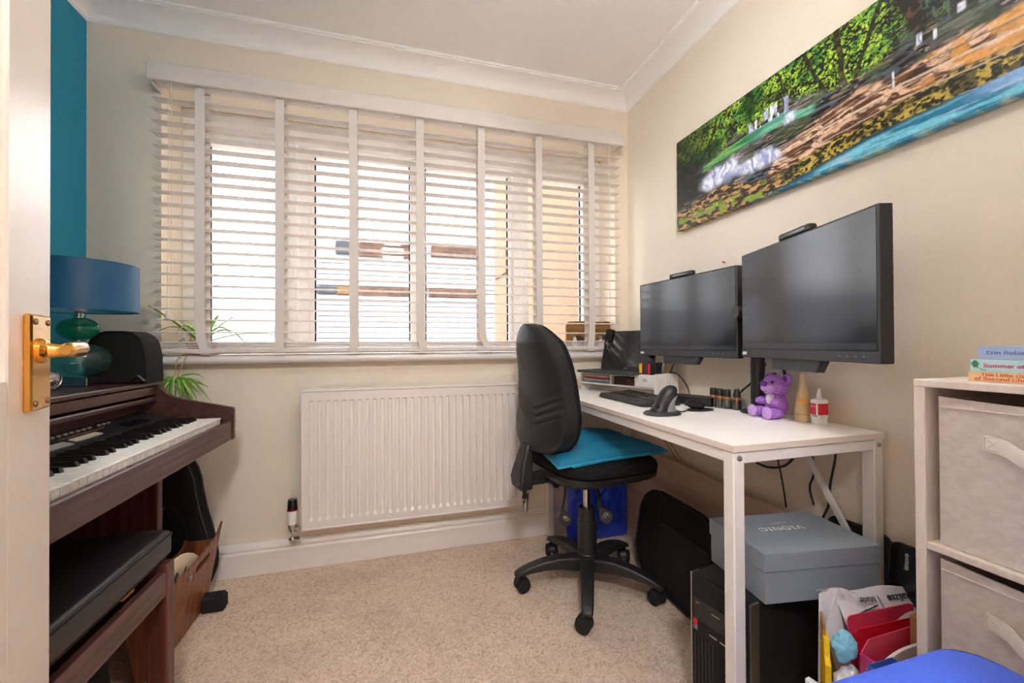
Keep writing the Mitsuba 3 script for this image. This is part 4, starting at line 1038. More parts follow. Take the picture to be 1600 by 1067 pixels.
part(LT, 'hinge', lbox(.02, .30, .026, .040, .004, .016, None, .003), 'black_plastic', smooth=False)
WC = thing('clip_webcam', 'small black webcam clipped on the left top corner of the laptop screen', 'webcam')
m = cat(lbox(.008, .052, .016, .0278, .150, .213, -.22, .005), lbox(.014, .050, .016, .046, .2065, .213, -.22, .002))
put(WC + '__body', m, 'black_matte', smooth=False)
part(WC, 'cable', tube([LO + rx_ * .03 + np.array([0, 0, .16]) + ry_ * .055 - ry_ * .004, LO + rx_ * .05 + ry_ * .025 + np.array([0, 0, .12]), LO + rx_ * .062 + ry_ * .03 + np.array([0, 0, .10])], .0014, 6), 'grey_plastic')

# keyboard
KB = thing('keyboard', 'black keyboard with a deep wrist rest on the desk half under the riser', 'keyboard')
ka, kb_ = np.array([.874, 1.318, ZD]), np.array([.868, 1.655, ZD])
ky = (kb_ - ka) / np.linalg.norm(kb_ - ka); kx = np.array([ky[1], -ky[0], 0])
def kpt(l, d, z): return ka + ky * l + kx * d + np.array([0, 0, z])
def kmesh(m):
    v = m.vertices; return trimesh.Trimesh(ka + v[:, :1] * ky + v[:, 1:2] * kx + v[:, 2:] * np.array([0, 0, 1.0]), m.faces[:, ::-1], process=False)
KL, KD = .337, .17
ol = rrect(0, KL, 0, KD, .018, 6)
part(KB, 'case', kmesh(loft([np.c_[ol, np.full(len(ol), .0005)], np.c_[ol, .010 + ol[:, 1] * .05], np.c_[(ol - (KL / 2, KD / 2)) * (.985, .97) + (KL / 2, KD / 2), .013 + ol[:, 1] * .05]])), 'black_plastic', smooth=35)
part(KB, 'wrist_rest', kmesh(loft([np.c_[rrect(.004, KL - .004, .003, .05, .012, 5), np.full(24, .0105)] + np.array([0, 0, .0]), np.c_[rrect(.006, KL - .006, .005, .048, .012, 5), np.full(24, .0185)], np.c_[rrect(.02, KL - .02, .014, .042, .008, 5), np.full(24, .0205)]])), 'charcoal', smooth=40)
ksrc = None
kc = kmesh(hull([(x, y, z) for x, y, z in ((0, 0, 0), (.0152, 0, 0), (0, .0152, 0), (.0152, .0152, 0), (.002, .002, .0055), (.0132, .002, .0055), (.002, .0132, .006), (.0132, .0132, .006))])).vertices
kcm = kmesh(hull([(0, 0, 0), (.0152, 0, 0), (0, .0152, 0), (.0152, .0152, 0), (.002, .002, .0055), (.0132, .002, .0055), (.002, .0132, .006), (.0132, .0132, .006)]))
for r in range(5):
    for c in range(17):
        l, d = .012 + .0185 * c + (.004 * r if c < 14 else 0), .055 + .0205 * r
        if l > KL - .024: continue
        tr = ky * l + kx * d + np.array([0, 0, .0138 + d * .05])
        if ksrc is None:
            ksrc = part(KB, 'key', kcm, 'black_gloss', smooth=False); scene[ksrc]['to_world'] = T().translate(tr.tolist())
        else: copy_part(KB, 'key', ksrc, T().translate(tr.tolist()))

# vertical mouse
VM = thing('vertical_mouse', 'grey and black upright vertical mouse near the front edge of the desk', 'mouse')
o = np.array([.852, 1.178, ZD])
bl_ = np.array([superellipse(.062, .048, 40, 2.3)])[0]
part(VM, 'base', loft([np.c_[bl_ * k + o[:2], np.full(40, o[2] + z)] for k, z in ((.97, .0002), (1, .002), (.98, .005), (.86, .009), (.7, .0105))]), 'charcoal', smooth=50)
u_ = np.array([.961, -.276, 0]); w_ = np.array([.276, .961, 0])     # its flat side faces the room
path = [(-.010, .006, .030, .030), (-.006, .020, .027, .028), (.002, .036, .0245, .026), (.011, .052, .0255, .026), (.020, .064, .026, .026), (.030, .073, .023, .024), (.040, .078, .016, .019), (.047, .077, .008, .011)]
rings = []
for i, (cx__, cz__, ra, rb_) in enumerate(path):
    a__ = math.radians((2, 8, 15, 25, 38, 58, 78, 95)[i])
    up_ = np.array([math.sin(a__), 0, math.cos(a__)]); ax_ = np.array([math.cos(a__), 0, -math.sin(a__)])
    rings.append([o + u_ * (cx__ + ra * math.cos(t) * ax_[0]) + w_ * (rb_ * math.sin(t)) + np.array([0, 0, cz__ + ra * math.cos(t) * ax_[2]]) for t in np.arange(28) * 2 * np.pi / 28])
def densify(R, k=5):
    R = np.array(R); s = np.arange(len(R)); q = np.linspace(0, len(R) - 1, (len(R) - 1) * k + 1)
    from scipy.interpolate import CubicSpline
    return CubicSpline(s, R, axis=0)(q)
part(VM, 'grip', loft(list(densify(rings))), 'black_plastic', smooth=60)
rg = [(.020, .006, .030, .022), (.022, .020, .020, .020), (.026, .036, .014, .019), (.032, .050, .012, .018), (.040, .060, .009, .015)]
part(VM, 'thumb_side', loft(list(densify([[o + u_ * (a_ + ra * math.cos(t)) + w_ * (rb_ * math.sin(t) - .004) + np.array([0, 0, z]) for t in np.arange(24) * 2 * np.pi / 24] for a_, z, ra, rb_ in rg]))), 'grey_plastic', smooth=60, label='lighter grey thumb side')
part(VM, 'button', cat(ell(o + u_ * -.020 + w_ * -.022 + np.array([0, 0, .028]), (.004, .004, .006), 2)), 'black_gloss')
part(VM, 'cable', tube([o + u_ * .045 + (0, 0, .012), o + u_ * .075 + w_ * .02 + (0, 0, .004), o + u_ * .11 + w_ * .06 + (0, 0, .003), o + u_ * .17 + w_ * .085 + (0, 0, .003)], .0019, 8), 'black_plastic')
HM = thing('small_mouse', 'small black mouse in a black stand on the desk behind the vertical mouse', 'mouse')
o = np.array([1.025, 1.205, ZD])
part(HM, 'base', loft([np.c_[superellipse(.05 * k, .026 * k, 32, 2.4) + o[:2], np.full(32, o[2] + z)] for k, z in ((1, .0002), (1, .003), (.9, .005))]), 'black_plastic', smooth=40)
part(HM, 'body', rotz(ell(o + (-.010, .012, .0155), (.030, .018, .0125), 3), -.5, o), 'black_matte', smooth=True)
part(HM, 'ring', tube([o + np.array([-.028 + .022 * math.cos(t), .010, .022 + .014 * math.sin(t)]) for t in np.linspace(-.4, 3.5, 14)], .0032, 8), 'black_plastic')
DB = thing('dock', 'long black rectangular docking box lying on the desk beside the riser', 'dock')
dm = prism(rrect(-.10, .0, -.03, .03, .004, 3), .030, .002, (0, 0, 0))
put(DB + '__case', move(rotz(bx(-.155, 0, -.028, .028, 0, .034, .003), -1.15), (1.135, 1.262, ZD)), 'black_plastic', smooth=False)
part(DB, 'end_plate', move(rotz(bx(-.001, .0008, -.026, .026, .002, .032, 0), -1.15), (1.135, 1.262, ZD)), 'black_gloss', smooth=False)

# oil bottles in a smoky tray
BT_ = thing('bottle_tray', 'smoky clear plastic tray of rings holding oil bottles on the desk', 'tray')
spots = [(1.142, 1.272), (1.142, 1.241), (1.145, 1.210), (1.158, 1.179)]
for i, (x, y) in enumerate(spots):
    part(BT_, 'cup', move(lathe([(0, 0), (.0165, 0), (.0165, .034), (.0150, .034), (.0150, .002), (0, .002)], 28), (x, y, ZD)), 'smoke_plastic', smooth=40)
part(BT_, 'back_row', bx(1.176, 1.20, 1.18, 1.285, ZD, ZD + .034, .004), 'smoke_plastic', smooth=False)
for i, (x, y) in enumerate(spots):
    k = thing('oil_bottle', ('amber oil bottle with black cap, farthest left in the smoky tray', 'amber oil bottle with tall black cap, second from the left in the smoky tray', 'amber oil bottle with black cap, third from the left in the smoky tray', 'amber oil bottle with tapered black cap, nearest the monitor pole in the smoky tray')[i], 'bottle', 'amber oil bottles in the smoky tray')
    z0 = ZD + .0025
    part(k, 'body', move(lathe([(0, 0), (.0125, 0), (.0135, .002), (.0135, .034), (.011, .040), (.0085, .042), (.0085, .046), (0, .046)], 24), (x, y, z0)), 'amber', smooth=40)
    part(k, 'cap', move(lathe([(0, 0), (.0118, 0), (.0124, .003), (.0118, .021), (.010, .0245), (0, .025)] if i < 3 else [(0, 0), (.0125, 0), (.0125, .008), (.0075, .027), (.006, .029), (0, .029)], 18), (x, y, z0 + .0405)), 'black_plastic', smooth=30)
    if i < 3: part(k, 'label_band', move(lathe([(.0136, .006), (.0139, .006), (.0139, .030), (.0136, .030)], 24), (x, y, z0)), 'cardboard_brown', smooth=40)

# monitors on a twin arm stand
MS = thing('monitor_stand', 'black twin monitor pole stand on the desk carrying both screens', 'monitor stand')
sx, sy = 1.172, 1.105
part(MS, 'base', move(lathe([(0, 0), (.052, 0), (.052, .006), (.046, .009), (0, .010)], 40), (sx, sy, ZD)), 'black_plastic')
part(MS, 'pole', cyl((sx, sy, ZD + .008), (sx, sy, 1.16), .021, 28), 'black_plastic')
part(MS, 'collar', cyl((sx, sy, 1.04), (sx, sy, 1.10), .028, 28), 'black_plastic')
part(MS, 'arm', cat(bx(sx - .012, sx + .012, 1.15, 1.41, 1.055, 1.085, .004), cyl((sx, 1.40, 1.05), (sx, 1.40, 1.09), .02)), 'black_plastic', smooth=30)
part(MS, 'arm', cat(bx(sx - .012, sx + .012, .86, 1.12, 1.055, 1.085, .004), cyl((sx, .87, 1.05), (sx, .87, 1.09), .02)), 'black_plastic', smooth=30)
part(MS, 'knob', cat(cyl((sx - .062, 1.124, 1.075), (sx - .02, 1.118, 1.075), .014), cyl((sx - .072, 1.126, 1.075), (sx - .058, 1.123, 1.075), .022)), 'black_plastic')
def monitor(p0, p1, z0, z1, lab, n):
    """p0: far end, p1: near end of the front face's lower edge; its back is towards the wall."""
    p0, p1 = np.array([*p0, 0.0]), np.array([*p1, 0.0])
    a_ = (p1 - p0); L = np.linalg.norm(a_); a_ /= L; d_ = np.array([-a_[1], a_[0], 0])       # d_: into the wall
    if d_[0] < 0: d_ = -d_
    def b(u0, u1, e0, e1, h0, h1, bev=.0015):
        m = bx(u0, u1, e0, e1, h0, h1, bev); v = m.vertices
        return trimesh.Trimesh(p0 + v[:, :1] * a_ + v[:, 1:2] * d_ + v[:, 2:] * np.array([0, 0, 1.0]), m.faces[:, ::-1] if np.cross(a_, d_)[2] < 0 else m.faces, process=False)
    k = thing('monitor', lab, 'monitor', 'monitors on the twin stand')
    part(k, 'housing', b(0, L, 0, .030, z0, z1, .002), 'black_plastic', smooth=False)
    part(k, 'rear_bulge', b(L * .22, L * .78, .0295, .050, z0 + .06, z1 - .06, .008), 'black_plastic', smooth=False)
    part(k, 'mount_plate', b(L * .42, L * .58, .0495, .058 if n == 0 else .062, z0 + .10, z0 + .20, .003), 'black_plastic', smooth=False)
    part(k, 'screen', b(.006, L - .006, -.0008, .0006, z0 + .026, z1 - .005, 0), 'screen', smooth=False, label='dark glossy screen panel')
    part(k, 'chin', b(.001, L - .001, -.0016, .0004, z0 + .001, z0 + .0245, .0004), 'charcoal', smooth=False)
    part(k, 'logo', b(.006, .028, -.0022, -.0016, z0 + .008, z0 + .017, 0), 'print_white', smooth=False)
    for i in range(4):
        part(k, 'button_mark', b(L - .105 + .022 * i, L - .100 + .022 * i, -.0020, -.0016, z0 + .013, z0 + .015, 0), 'grey_plastic', smooth=False)
    for i in range(12):
        part(k, 'screen_icon', b(L * .38 + .008 * i, L * .38 + .0055 + .008 * i, -.0011, -.0008, z0 + .034, z0 + .0375, 0), 'charcoal', smooth=False)
    part(k, 'screen_icon_strip', b(.008, L - .008, -.00095, -.0008, z0 + .0285, z0 + .043, 0), 'screen_strip', smooth=False)
    part(k, 'sensor_bar', hull(np.vstack([b(L * .29, L * .66, .004, .028, z0 - .005, z0, 0).vertices, b(L * .29, L * .63, .004, .026, z0 - .030, z0 - .005, 0).vertices])), 'charcoal', smooth=False)
    c = thing('webcam', ('slim black webcam bar on top of the smaller left monitor', 'slim black webcam bar on top of the larger right monitor')[n], 'webcam', 'webcam bars on the monitors')
    part(c, 'bar', b(L * .36, L * .60, .002, .026, z1 + .0005, z1 + .019, .004), 'black_plastic', smooth=False)
    part(c, 'lens_strip', b(L * .41, L * .575, .0008, .002, z1 + .006, z1 + .013, 0), 'black_gloss', smooth=False)
    return b
M('screen_strip', (44, 50, 58), 0.2, 0.5)
monitor((1.082, 1.652), (1.122, 1.138), .918, 1.236, 'black flat monitor, the farther one nearest the window, dark screen', 0)
monitor((1.084, 1.080), (.942, .596), .926, 1.252, 'black flat monitor, the nearer larger looking one angled to the room, dark screen', 1)
part(MS, 'tilt_head', cat(cyl((sx - .01, 1.40, 1.07), (1.163, 1.395, 1.068), .018), ), 'black_plastic')
part(MS, 'tilt_head', hull(np.vstack([cyl((sx - .012, .87, 1.05), (sx - .012, .87, 1.09), .014).vertices, cyl((1.092, .842, 1.05), (1.092, .842, 1.09), .014).vertices])), 'black_plastic', smooth=30)

# cables above the desk
def cable(lab, pts, r=.0026, mat='black_plastic', name='cable', sm=8):
    k = thing(name, lab, 'cable'); put(k, tube(pts, r, 8, sm), mat, smooth=60); return k
cable('black cable hanging down behind the monitor pole to the desk', [(1.195, 1.09, 1.0), (1.205, 1.055, .92), (1.215, 1.04, .85), (1.208, 1.075, .80), (1.205, 1.085, .752)], .0045)
cable('straight black cable slanting from the dock up to the monitor pole', [(1.19, 1.245, .741), (1.195, 1.205, .79), (1.196, 1.14, .845), (1.2005, 1.10, .90)], .0035)
cable('thin black cable looping down from the pens behind the riser to the desk', [(1.145, 1.525, .846), (1.158, 1.49, .838), (1.166, 1.45, .80), (1.165, 1.43, .765), (1.160, 1.425, .741)], .0026)

# teddy
TD = thing('teddy', 'purple plush teddy bear sitting on the desk beside the monitor pole', 'soft toy')
to = np.array([1.155, 1.020, ZD])
ty = math.radians(205)      # faces the room and a little towards the window
t1, t2 = np.array([math.cos(ty), math.sin(ty), 0]), np.array([-math.sin(ty), math.cos(ty), 0])
t1, t2 = np.array([-.93, .10, 0]), np.array([-.10, -.93, 0])      # forward, to its right hand side towards the camera
t1 /= np.linalg.norm(t1); t2 /= np.linalg.norm(t2)
def tp_(f, s, z): return to + t1 * f + t2 * s + np.array([0, 0, z])
def fuzzy(m, amp=.0011, f=260):
    m = m.copy(); n = m.vertex_normals; m.vertices = m.vertices + n * ((meshkit.noise(m.vertices * f, 4) - .5) * 2 * amp)[:, None]; return m
def tell(f, s, z, rf, rs, rz, sub=4):
    m = ell((0, 0, 0), (rf, rs, rz), sub); v = m.vertices
    return fuzzy(trimesh.Trimesh(tp_(f, s, z) + v[:, :1] * t1 + v[:, 1:2] * t2 + v[:, 2:] * np.array([0, 0, 1.0]), m.faces, process=False))
part(TD, 'body', tell(0, 0, .042, .030, .034, .042), 'plush', smooth=True)
part(TD, 'bib', tell(.012, 0, .056, .0215, .017, .024, 3), 'plush_white', smooth=True)
hd = part(TD, 'head', tell(.004, 0, .100, .034, .040, .034), 'plush', smooth=True)
part(hd, 'muzzle', tell(.028, 0, .092, .018, .026, .018), 'plush_light', smooth=True)
part(hd, 'nose', tell(.046, 0, .106, .0085, .0115, .009, 3), 'plush_dark', smooth=True)
for s in (-1, 1):
    e_ = part(TD, 'ear', tell(-.006, .036 * s, .122, .008, .016, .016, 3), 'plush', smooth=True)
    part(e_, 'inner_ear', tell(.001, .034 * s, .122, .004, .009, .009, 3), 'plush_dark', smooth=True)
    part(hd, 'eye', tell(.0335, .021 * s, .112, .0042, .0044, .0048, 2), 'black_gloss', smooth=True)
    part(TD, 'arm', tell(.022, .030 * s, .050, .026, .013, .013), 'plush', smooth=True)
    lg = part(TD, 'leg', tell(.036, .027 * s, .017, .032, .016, .016), 'plush', smooth=True)
    part(lg, 'sole', tell(.062, .030 * s, .0195, .007, .0185, .019, 3), 'plush_light', smooth=True)
part(hd, 'brow_tuft', tell(.008, 0, .1345, .006, .008, .005, 3), 'plush_dark', smooth=True)
part(hd, 'mouth', tube([tp_(.043, -.010, .084), tp_(.0455, 0, .081), tp_(.043, .010, .084)], .0010, 6), 'plush_dark')

# beige tube and glue bottle
BT = thing('cream_tube', 'beige tapered cosmetic tube standing on its cap beside the purple teddy', 'tube')
bo = np.array([1.168, .945, ZD])
def tube_ring(a_, b_, z): return np.c_[superellipse(a_, b_, 32, 2.2) + bo[:2], np.full(32, bo[2] + z)]
part(BT, 'tube', loft([rotz(trimesh.Trimesh(tube_ring(a_, b_, z), [[0, 1, 2]], process=False), -.5, bo).vertices for a_, b_, z in ((.018, .018, .021), (.0205, .0205, .024), (.0200, .0195, .034), (.0180, .0175, .055), (.0135, .0165, .085), (.0085, .0155, .108), (.0035, .0150, .128), (.0012, .0148, .140))]), 'tube_beige', smooth=50)
part(BT, 'cap', move(lathe([(0, 0), (.0195, 0), (.0203, .002), (.0203, .0195), (.0195, .021), (0, .021)], 36), bo), 'tube_beige')
part(BT, 'sticker', trimesh.Trimesh(*(lambda m: (m.vertices, m.faces))(sheet(lambda U, V: np.stack([bo[0] + (.0196 - .0036 * V) * np.cos(3.25 + 1.05 * U), bo[1] + (.0196 - .0020 * V) * np.sin(3.25 + 1.05 * U), bo[2] + .058 + .013 * V], -1), 10, 3, .0006)), process=False), 'orange', label='small orange sticker')
GB = thing('glue_bottle', 'small white glue bottle with red label on the desk near the wall', 'bottle')
go = np.array([1.172, .898, ZD])
def gring_(a_, b_, z): return np.c_[superellipse(a_, b_, 36, 3.2) + go[:2], np.full(36, go[2] + z)]
part(GB, 'body', loft([gring_(*q) for q in ((.0175, .0145, .0), (.0180, .015, .002), (.0180, .015, .014), (.0190, .0165, .018), (.0200, .0172, .021), (.0200, .0172, .064), (.0185, .0158, .070), (.010, .010, .073), (.007, .007, .0735))]), 'white_plastic', smooth=35)
part(GB, 'nozzle', move(lathe([(0, 0), (.0075, 0), (.0035, .026), (.0022, .028), (0, .028)], 24), go + (0, 0, .073)), 'white_plastic')
lb = part(GB, 'label', loft([gring_(.0203, .0175, z) for z in (.028, .060)], cap=False), 'red')
gw = np.array([-1.0, 0, 0]); gu = np.array([0, -1.0, 0])
part(GB, 'label_stripe', cat(bx(go[0] - .0206, go[0] - .0200, go[1] - .0118, go[1] - .0070, go[2] + .028, go[2] + .060)), 'white', smooth=False)
for i, s in enumerate(('GLUE',)):
    part(lb, 'lettering', text(s, .006, (go[0] - .0207, go[1] + .0095, go[2] + .049), (0, -1, 0), (0, 0, 1), .0003), 'white', smooth=False)
for i in range(4):
    part(lb, 'small_print', bx(go[0] - .0208, go[0] - .0203, go[1] - .006, go[1] + .0095, go[2] + .032 + .004 * i, go[2] + .0333 + .004 * i), 'pink_folder', smooth=False)
part(GB, 'bar_print', cat(*[bx(go[0] - .0206, go[0] - .0199, go[1] - .010 + .0022 * i, go[1] - .0092 + .0022 * i, go[2] + .0225, go[2] + .027) for i in range(8)]), 'grey_plastic', smooth=False)

# little owl plaques on the sill
for i, (x, sc) in enumerate(((.955, 1.1), (1.108, .9))):
    y = D + .045
    k = thing('owl_plaque', ('brown wooden plaque with a white bird on the window sill, the wider left one', 'narrower brown wooden plaque with a blue eyed bird on the window sill beside the laptop')[i], 'ornament')
    w, h = (.064 if i == 0 else .050), .160
    pl_ = [(-w, 0), (w, 0), (w, h * .86), (w * .86, h), (-w * .8, h * .98), (-w, h * .86)]
    part(k, 'plaque', prism(pl_, .012, .0015, (x, y + .012, SZ1 + .0006), (1, 0, 0), (0, 0, 1)), 'ochre_wood', smooth=20)
    def disc(dx, dz, rx__, rz__, mt, nm, hh=.002):
        t = np.arange(20) * 2 * np.pi / 20
        part(k, nm, prism(np.stack([dx * sc + rx__ * np.cos(t), dz + rz__ * np.sin(t)], 1), hh, .0004, (x, y + .0004, SZ1 + .0006), (1, 0, 0), (0, 0, 1)), mt, smooth=20)
    disc(.004, .052, .032 * sc, .032, 'orna_dark', 'wing', .0015)
    disc(-.014, .040, .016, .024, 'white', 'bird_body', .003)
    disc(.010, .030, .018, .010, 'orna_blue', 'tail', .0025)
    disc(-.014, .066 if i == 0 else .07, .009, .009, 'white' if i == 0 else 'orna_blue', 'bird_head', .0035)
    if i == 1: disc(.012, .048, .010, .014, 'orna_orange', 'breast', .003)
    disc(-.016, .067, .002, .002, 'black_gloss', 'bird_eye', .004)

# red pin on the wall
k = thing('push_pin', 'tiny red push pin in the wall above the left monitor', 'pin')
o = np.array([XR, 1.235, 1.272]); o[1] = 1.272
part(k, 'head', place(lathe([(0, 0), (.0035, 0), (.002, .003), (.003, .009), (.0035, .010), (0, .0105)], 14), (XR - .006, 1.31, 1.283), (-1, 0, .2)), 'red')
part(k, 'needle', cyl((XR + .001, 1.31, 1.282), (XR - .007, 1.31, 1.283), .0006, 6), 'steel')

# ================================================================ UNDER THE DESK
k = thing('wooden_board', 'long bare wooden board leaning on the right wall under the desk', 'board')
put(k, hull([(x, y, z) for y, z1 in ((1.93, .455), (1.03, .425)) for x, z in ((1.150, .001), (1.172, .001), (1.197, z1), (1.215, z1))]), 'board_wood', smooth=False)

k = thing('blue_bag', 'shiny blue plastic carrier bag standing under the far end of the desk', 'bag')
def bb(U, V, side):
    x = .812 + .325 * U; z = .002 + .385 * V
    y0 = 1.868
    n1 = meshkit.fbm(np.stack([U * 5 + side * 3, V * 7, U * 0], -1), 4, 2) - .5
    n2 = np.abs(meshkit.noise(np.stack([U * 9 + V * 3, V * 6 - U * 4, U * 0 + side], -1), 7) - .5)
    bulge = np.sin(np.pi * U) ** .5 * np.sin(np.pi * np.clip(V * 1.0, 0, 1)) ** .6
    d = (.030 * bulge + .040 * n1 * bulge + .050 * n2 * bulge)
    return np.stack([x + .012 * n1 * (1 - V), y0 + (-d if side == 0 else d * .8), z], -1)
A_ = grid(lambda u, v: bb(u, v, 0), 50, 60); B_ = grid(lambda u, v: bb(u, v, 1), 50, 60); B_.invert()
put(k + '__body', cat(A_, B_), 'blue_bag', smooth=True)
for x0, x1 in ((.87, .95), (1.0, 1.08)):
    part(k, 'handle', tube([(x0, 1.866, .385), (x0 + .015, 1.866, .43), (x0 + .04, 1.866, .446), (x1 - .015, 1.866, .43), (x1, 1.866, .385)], .004, 8), 'blue_bag')

PF = thing('portfolio_case', 'black flat portfolio bag with rounded corners leaning against the wooden board', 'bag')
pu = np.array([-.03, -1.0, 0]); pu /= np.linalg.norm(pu)
pv = np.array([.17, -.005, 1.0]); pv /= np.linalg.norm(pv)
po = np.array([1.034, 1.600, .006])
pp = rrect(0, .46, 0, .352, .12, 10)
part(PF, 'body', prism(pp, .032, .009, po, pu, pv), 'black_fabric', smooth=40)
wv = np.cross(pu, pv)
lp_ = [po + pu * p[0] + pv * p[1] + wv * (.032 if wv[0] < 0 else 0) for p in rrect(.002, .458, .002, .350, .118, 10)]
part(PF, 'piping', tube(lp_ + [lp_[0]], .0045, 6, smooth=0), 'black_matte')
part(PF, 'zip', tube([po + wv * .0325 + pu * .14 + pv * .335, po + wv * .0325 + pu * .11 + pv * .03], .002, 6, smooth=0), 'black_matte')
part(PF, 'front_pocket', prism(rrect(.15, .44, .03, .25, .03, 6), .006, .002, po + wv * .031, pu, pv), 'black_matte', smooth=40)

# computer tower
PC = thing('computer_tower', 'black computer tower with silver edged front standing on the carpet under the desk', 'computer')
td = np.array([.982, .190, 0]); ts = np.array([-.190, .982, 0])        # depth, and across its front (away from the camera)
tO = np.array([.797, .775, 0])
def tb(d0, d1, s0, s1, z0, z1, b=.0015):
    m = bx(d0, d1, s0, s1, z0, z1, b); v = m.vertices
    return trimesh.Trimesh(tO + v[:, :1] * td + v[:, 1:2] * ts + v[:, 2:] * np.array([0, 0, 1.0]), m.faces, process=False)
TWZ = .359; TWW = .168
part(PC, 'case', tb(.012, .395, .002, TWW - .002, .012, TWZ, .002), 'black_plastic', smooth=False)
for s0 in (0, TWW - .005): part(PC, 'silver_edge', tb(-.002, .030, s0, s0 + .005, .012, TWZ + .0006, .001), 'steel', smooth=False)
part(PC, 'front_panel', tb(-.0005, .012, .005, TWW - .005, .012, TWZ - .002, .002), 'black_matte', smooth=False)
part(PC, 'drive_door', tb(-.003, .0, .010, TWW - .010, .245, .300, .001), 'black_plastic', smooth=False)
part(PC, 'drive_button', tb(-.0038, -.003, .080, .104, .281, .2835, 0), 'steel', smooth=False)
part(PC, 'drive_button', tb(-.0038, -.003, .140, .150, .288, .2905, 0), 'steel', smooth=False)
part(PC, 'power_button', tb(-.0038, -.003, .020, .028, .264, .272, 0), 'grey_plastic', smooth=False)
part(PC, 'badge', tb(-.0012, -.0005, .147, .160, .226, .243, 0), 'red', smooth=False, label='small red sticker')
part(PC, 'badge_foot', tb(-.0012, -.0005, .147, .160, .215, .225, 0), 'grey_plastic', smooth=False)
for i in range(3): part(PC, 'port', tb(-.0012, -.0003, .030 + .03 * i, .052 + .03 * i, .222, .226, 0), 'steel', smooth=False)
for i in range(14): part(PC, 'vent_slot', tb(.001, .020, .012 + .0106 * i, .017 + .0106 * i, TWZ - .0032, TWZ - .0012 + .0018, 0), 'black_matte', smooth=False)
for g0 in (.010, .098):
    for i in range(6):
        part(PC, 'grille_bar', tb(-.003, .0, g0 + .0105 * i, g0 + .0045 + .0105 * i, .03, .205, .0006), 'black_plastic', smooth=False)
for d in (.04, .34):
    for s_ in (.02, TWW - .04): part(PC, 'foot', tb(d, d + .03, s_, s_ + .02, 0, .0125, 0), 'black_matte', smooth=False)

# shoe box on the tower
SX = thing('shoe_box', 'slate grey cardboard shoe box with lid lying on the computer tower', 'box')
bu = np.array([.309, -.045, 0]); bL = np.linalg.norm(bu) ; bu /= bL
bv = np.array([.045, .309, 0]); bv = np.array([.026, .2055, 0]); bW = np.linalg.norm(bv); bv /= bW
bO = np.array([.828, .766, TWZ + .0012])
def sb(a0, a1, c0, c1, z0, z1, b=.0008):
    m = bx(a0, a1, c0, c1, z0, z1, b); v = m.vertices
    return trimesh.Trimesh(bO + v[:, :1] * bu + v[:, 1:2] * bv + v[:, 2:] * np.array([0, 0, 1.0]), m.faces, process=False)
part(SX, 'body', sb(.003, bL - .003, .003, bW - .003, 0, .090), 'cardboard_grey', smooth=False)
lid_ = part(SX, 'lid', sb(0, bL, 0, bW, .0755, .1185), 'cardboard_grey', smooth=False)
part(SX, 'cut_edge', sb(bL - .0034, bL - .0026, .0022, .0032, .001, .075, 0), 'cardboard_brown', smooth=False)
part(SX, 'cut_edge', sb(.0026, .0034, .0022, .0032, .001, .075, 0), 'cardboard_brown', smooth=False)
zt = bO + np.array([0, 0, .1187])
part(lid_, 'lettering', text('VIONIC', .018, zt + bu * .212 + bv * .126, -bu, -bv, .0004, stretch=1.4), 'print_white', smooth=False, label='upside down white lettering')
part(lid_, 'small_lettering', text('SCIENCE MEETS STYLE', .0028, zt + bu * .186 + bv * .150, -bu, -bv, .0004), 'print_white', smooth=False)
part(SX, 'side_lettering', text('VIONICSHOES.COM', .0048, bO + bu * .135 + np.array([0, 0, .020]) + bv * .0028, bu, (0, 0, 1), .0004), 'print_white', smooth=False)

# black slab things by the wall
k = thing('black_slab', 'black flat device with rounded top leaning on the wall behind the rear desk leg', 'device')
put(k, prism(rrect(0, .165, 0, .44, .028, 6), .0105, .002, (XR - .0015, .915, .033), (0, -1, 0), (0, 0, 1)) if False else prism(rrect(0, .165, 0, .438, .028, 6), .009, .002, (XR - .0195 + .0075, .915, .0335), (0, -1, 0), (0, 0, 1)), 'black_matte', smooth=35)
NB = thing('black_laptop', 'black closed laptop with white lettering standing on edge between wall and shelf unit', 'laptop')
no, nu, nv = np.array([1.163, .726, .225]), np.array([.02, -1, 0]), np.array([.075, 0, 1.0])
nu = nu / np.linalg.norm(nu); nv = nv / np.linalg.norm(nv); nw = np.cross(nu, nv)
part(NB, 'lid', prism(rrect(0, .16, 0, .262, .020, 6), .012, .002, no, nu, nv), 'black_gloss', smooth=30)
part(NB, 'base', prism(rrect(-.014, .16, -.22, -.004, .016, 6), .016, .002, no + nw * -.003, nu, nv), 'black_plastic', smooth=30)
fr = no + nw * (.0122 if nw[0] < 0 else -.0004)
part(NB, 'lettering', text('lenovo', .0088, fr + nu * .040 + nv * .205, nv, -nu, .0004), 'print_white', smooth=False) if nw[0] < 0 else None
for a_, b_ in ((.065, .17), (.09, .17), (.065, .10), (.09, .095)):
    part(NB, 'screw_cover', place(lathe([(0, 0), (.003, 0), (.0026, .0006), (0, .0008)], 10), fr + nu * a_ + nv * b_, nw), 'charcoal')

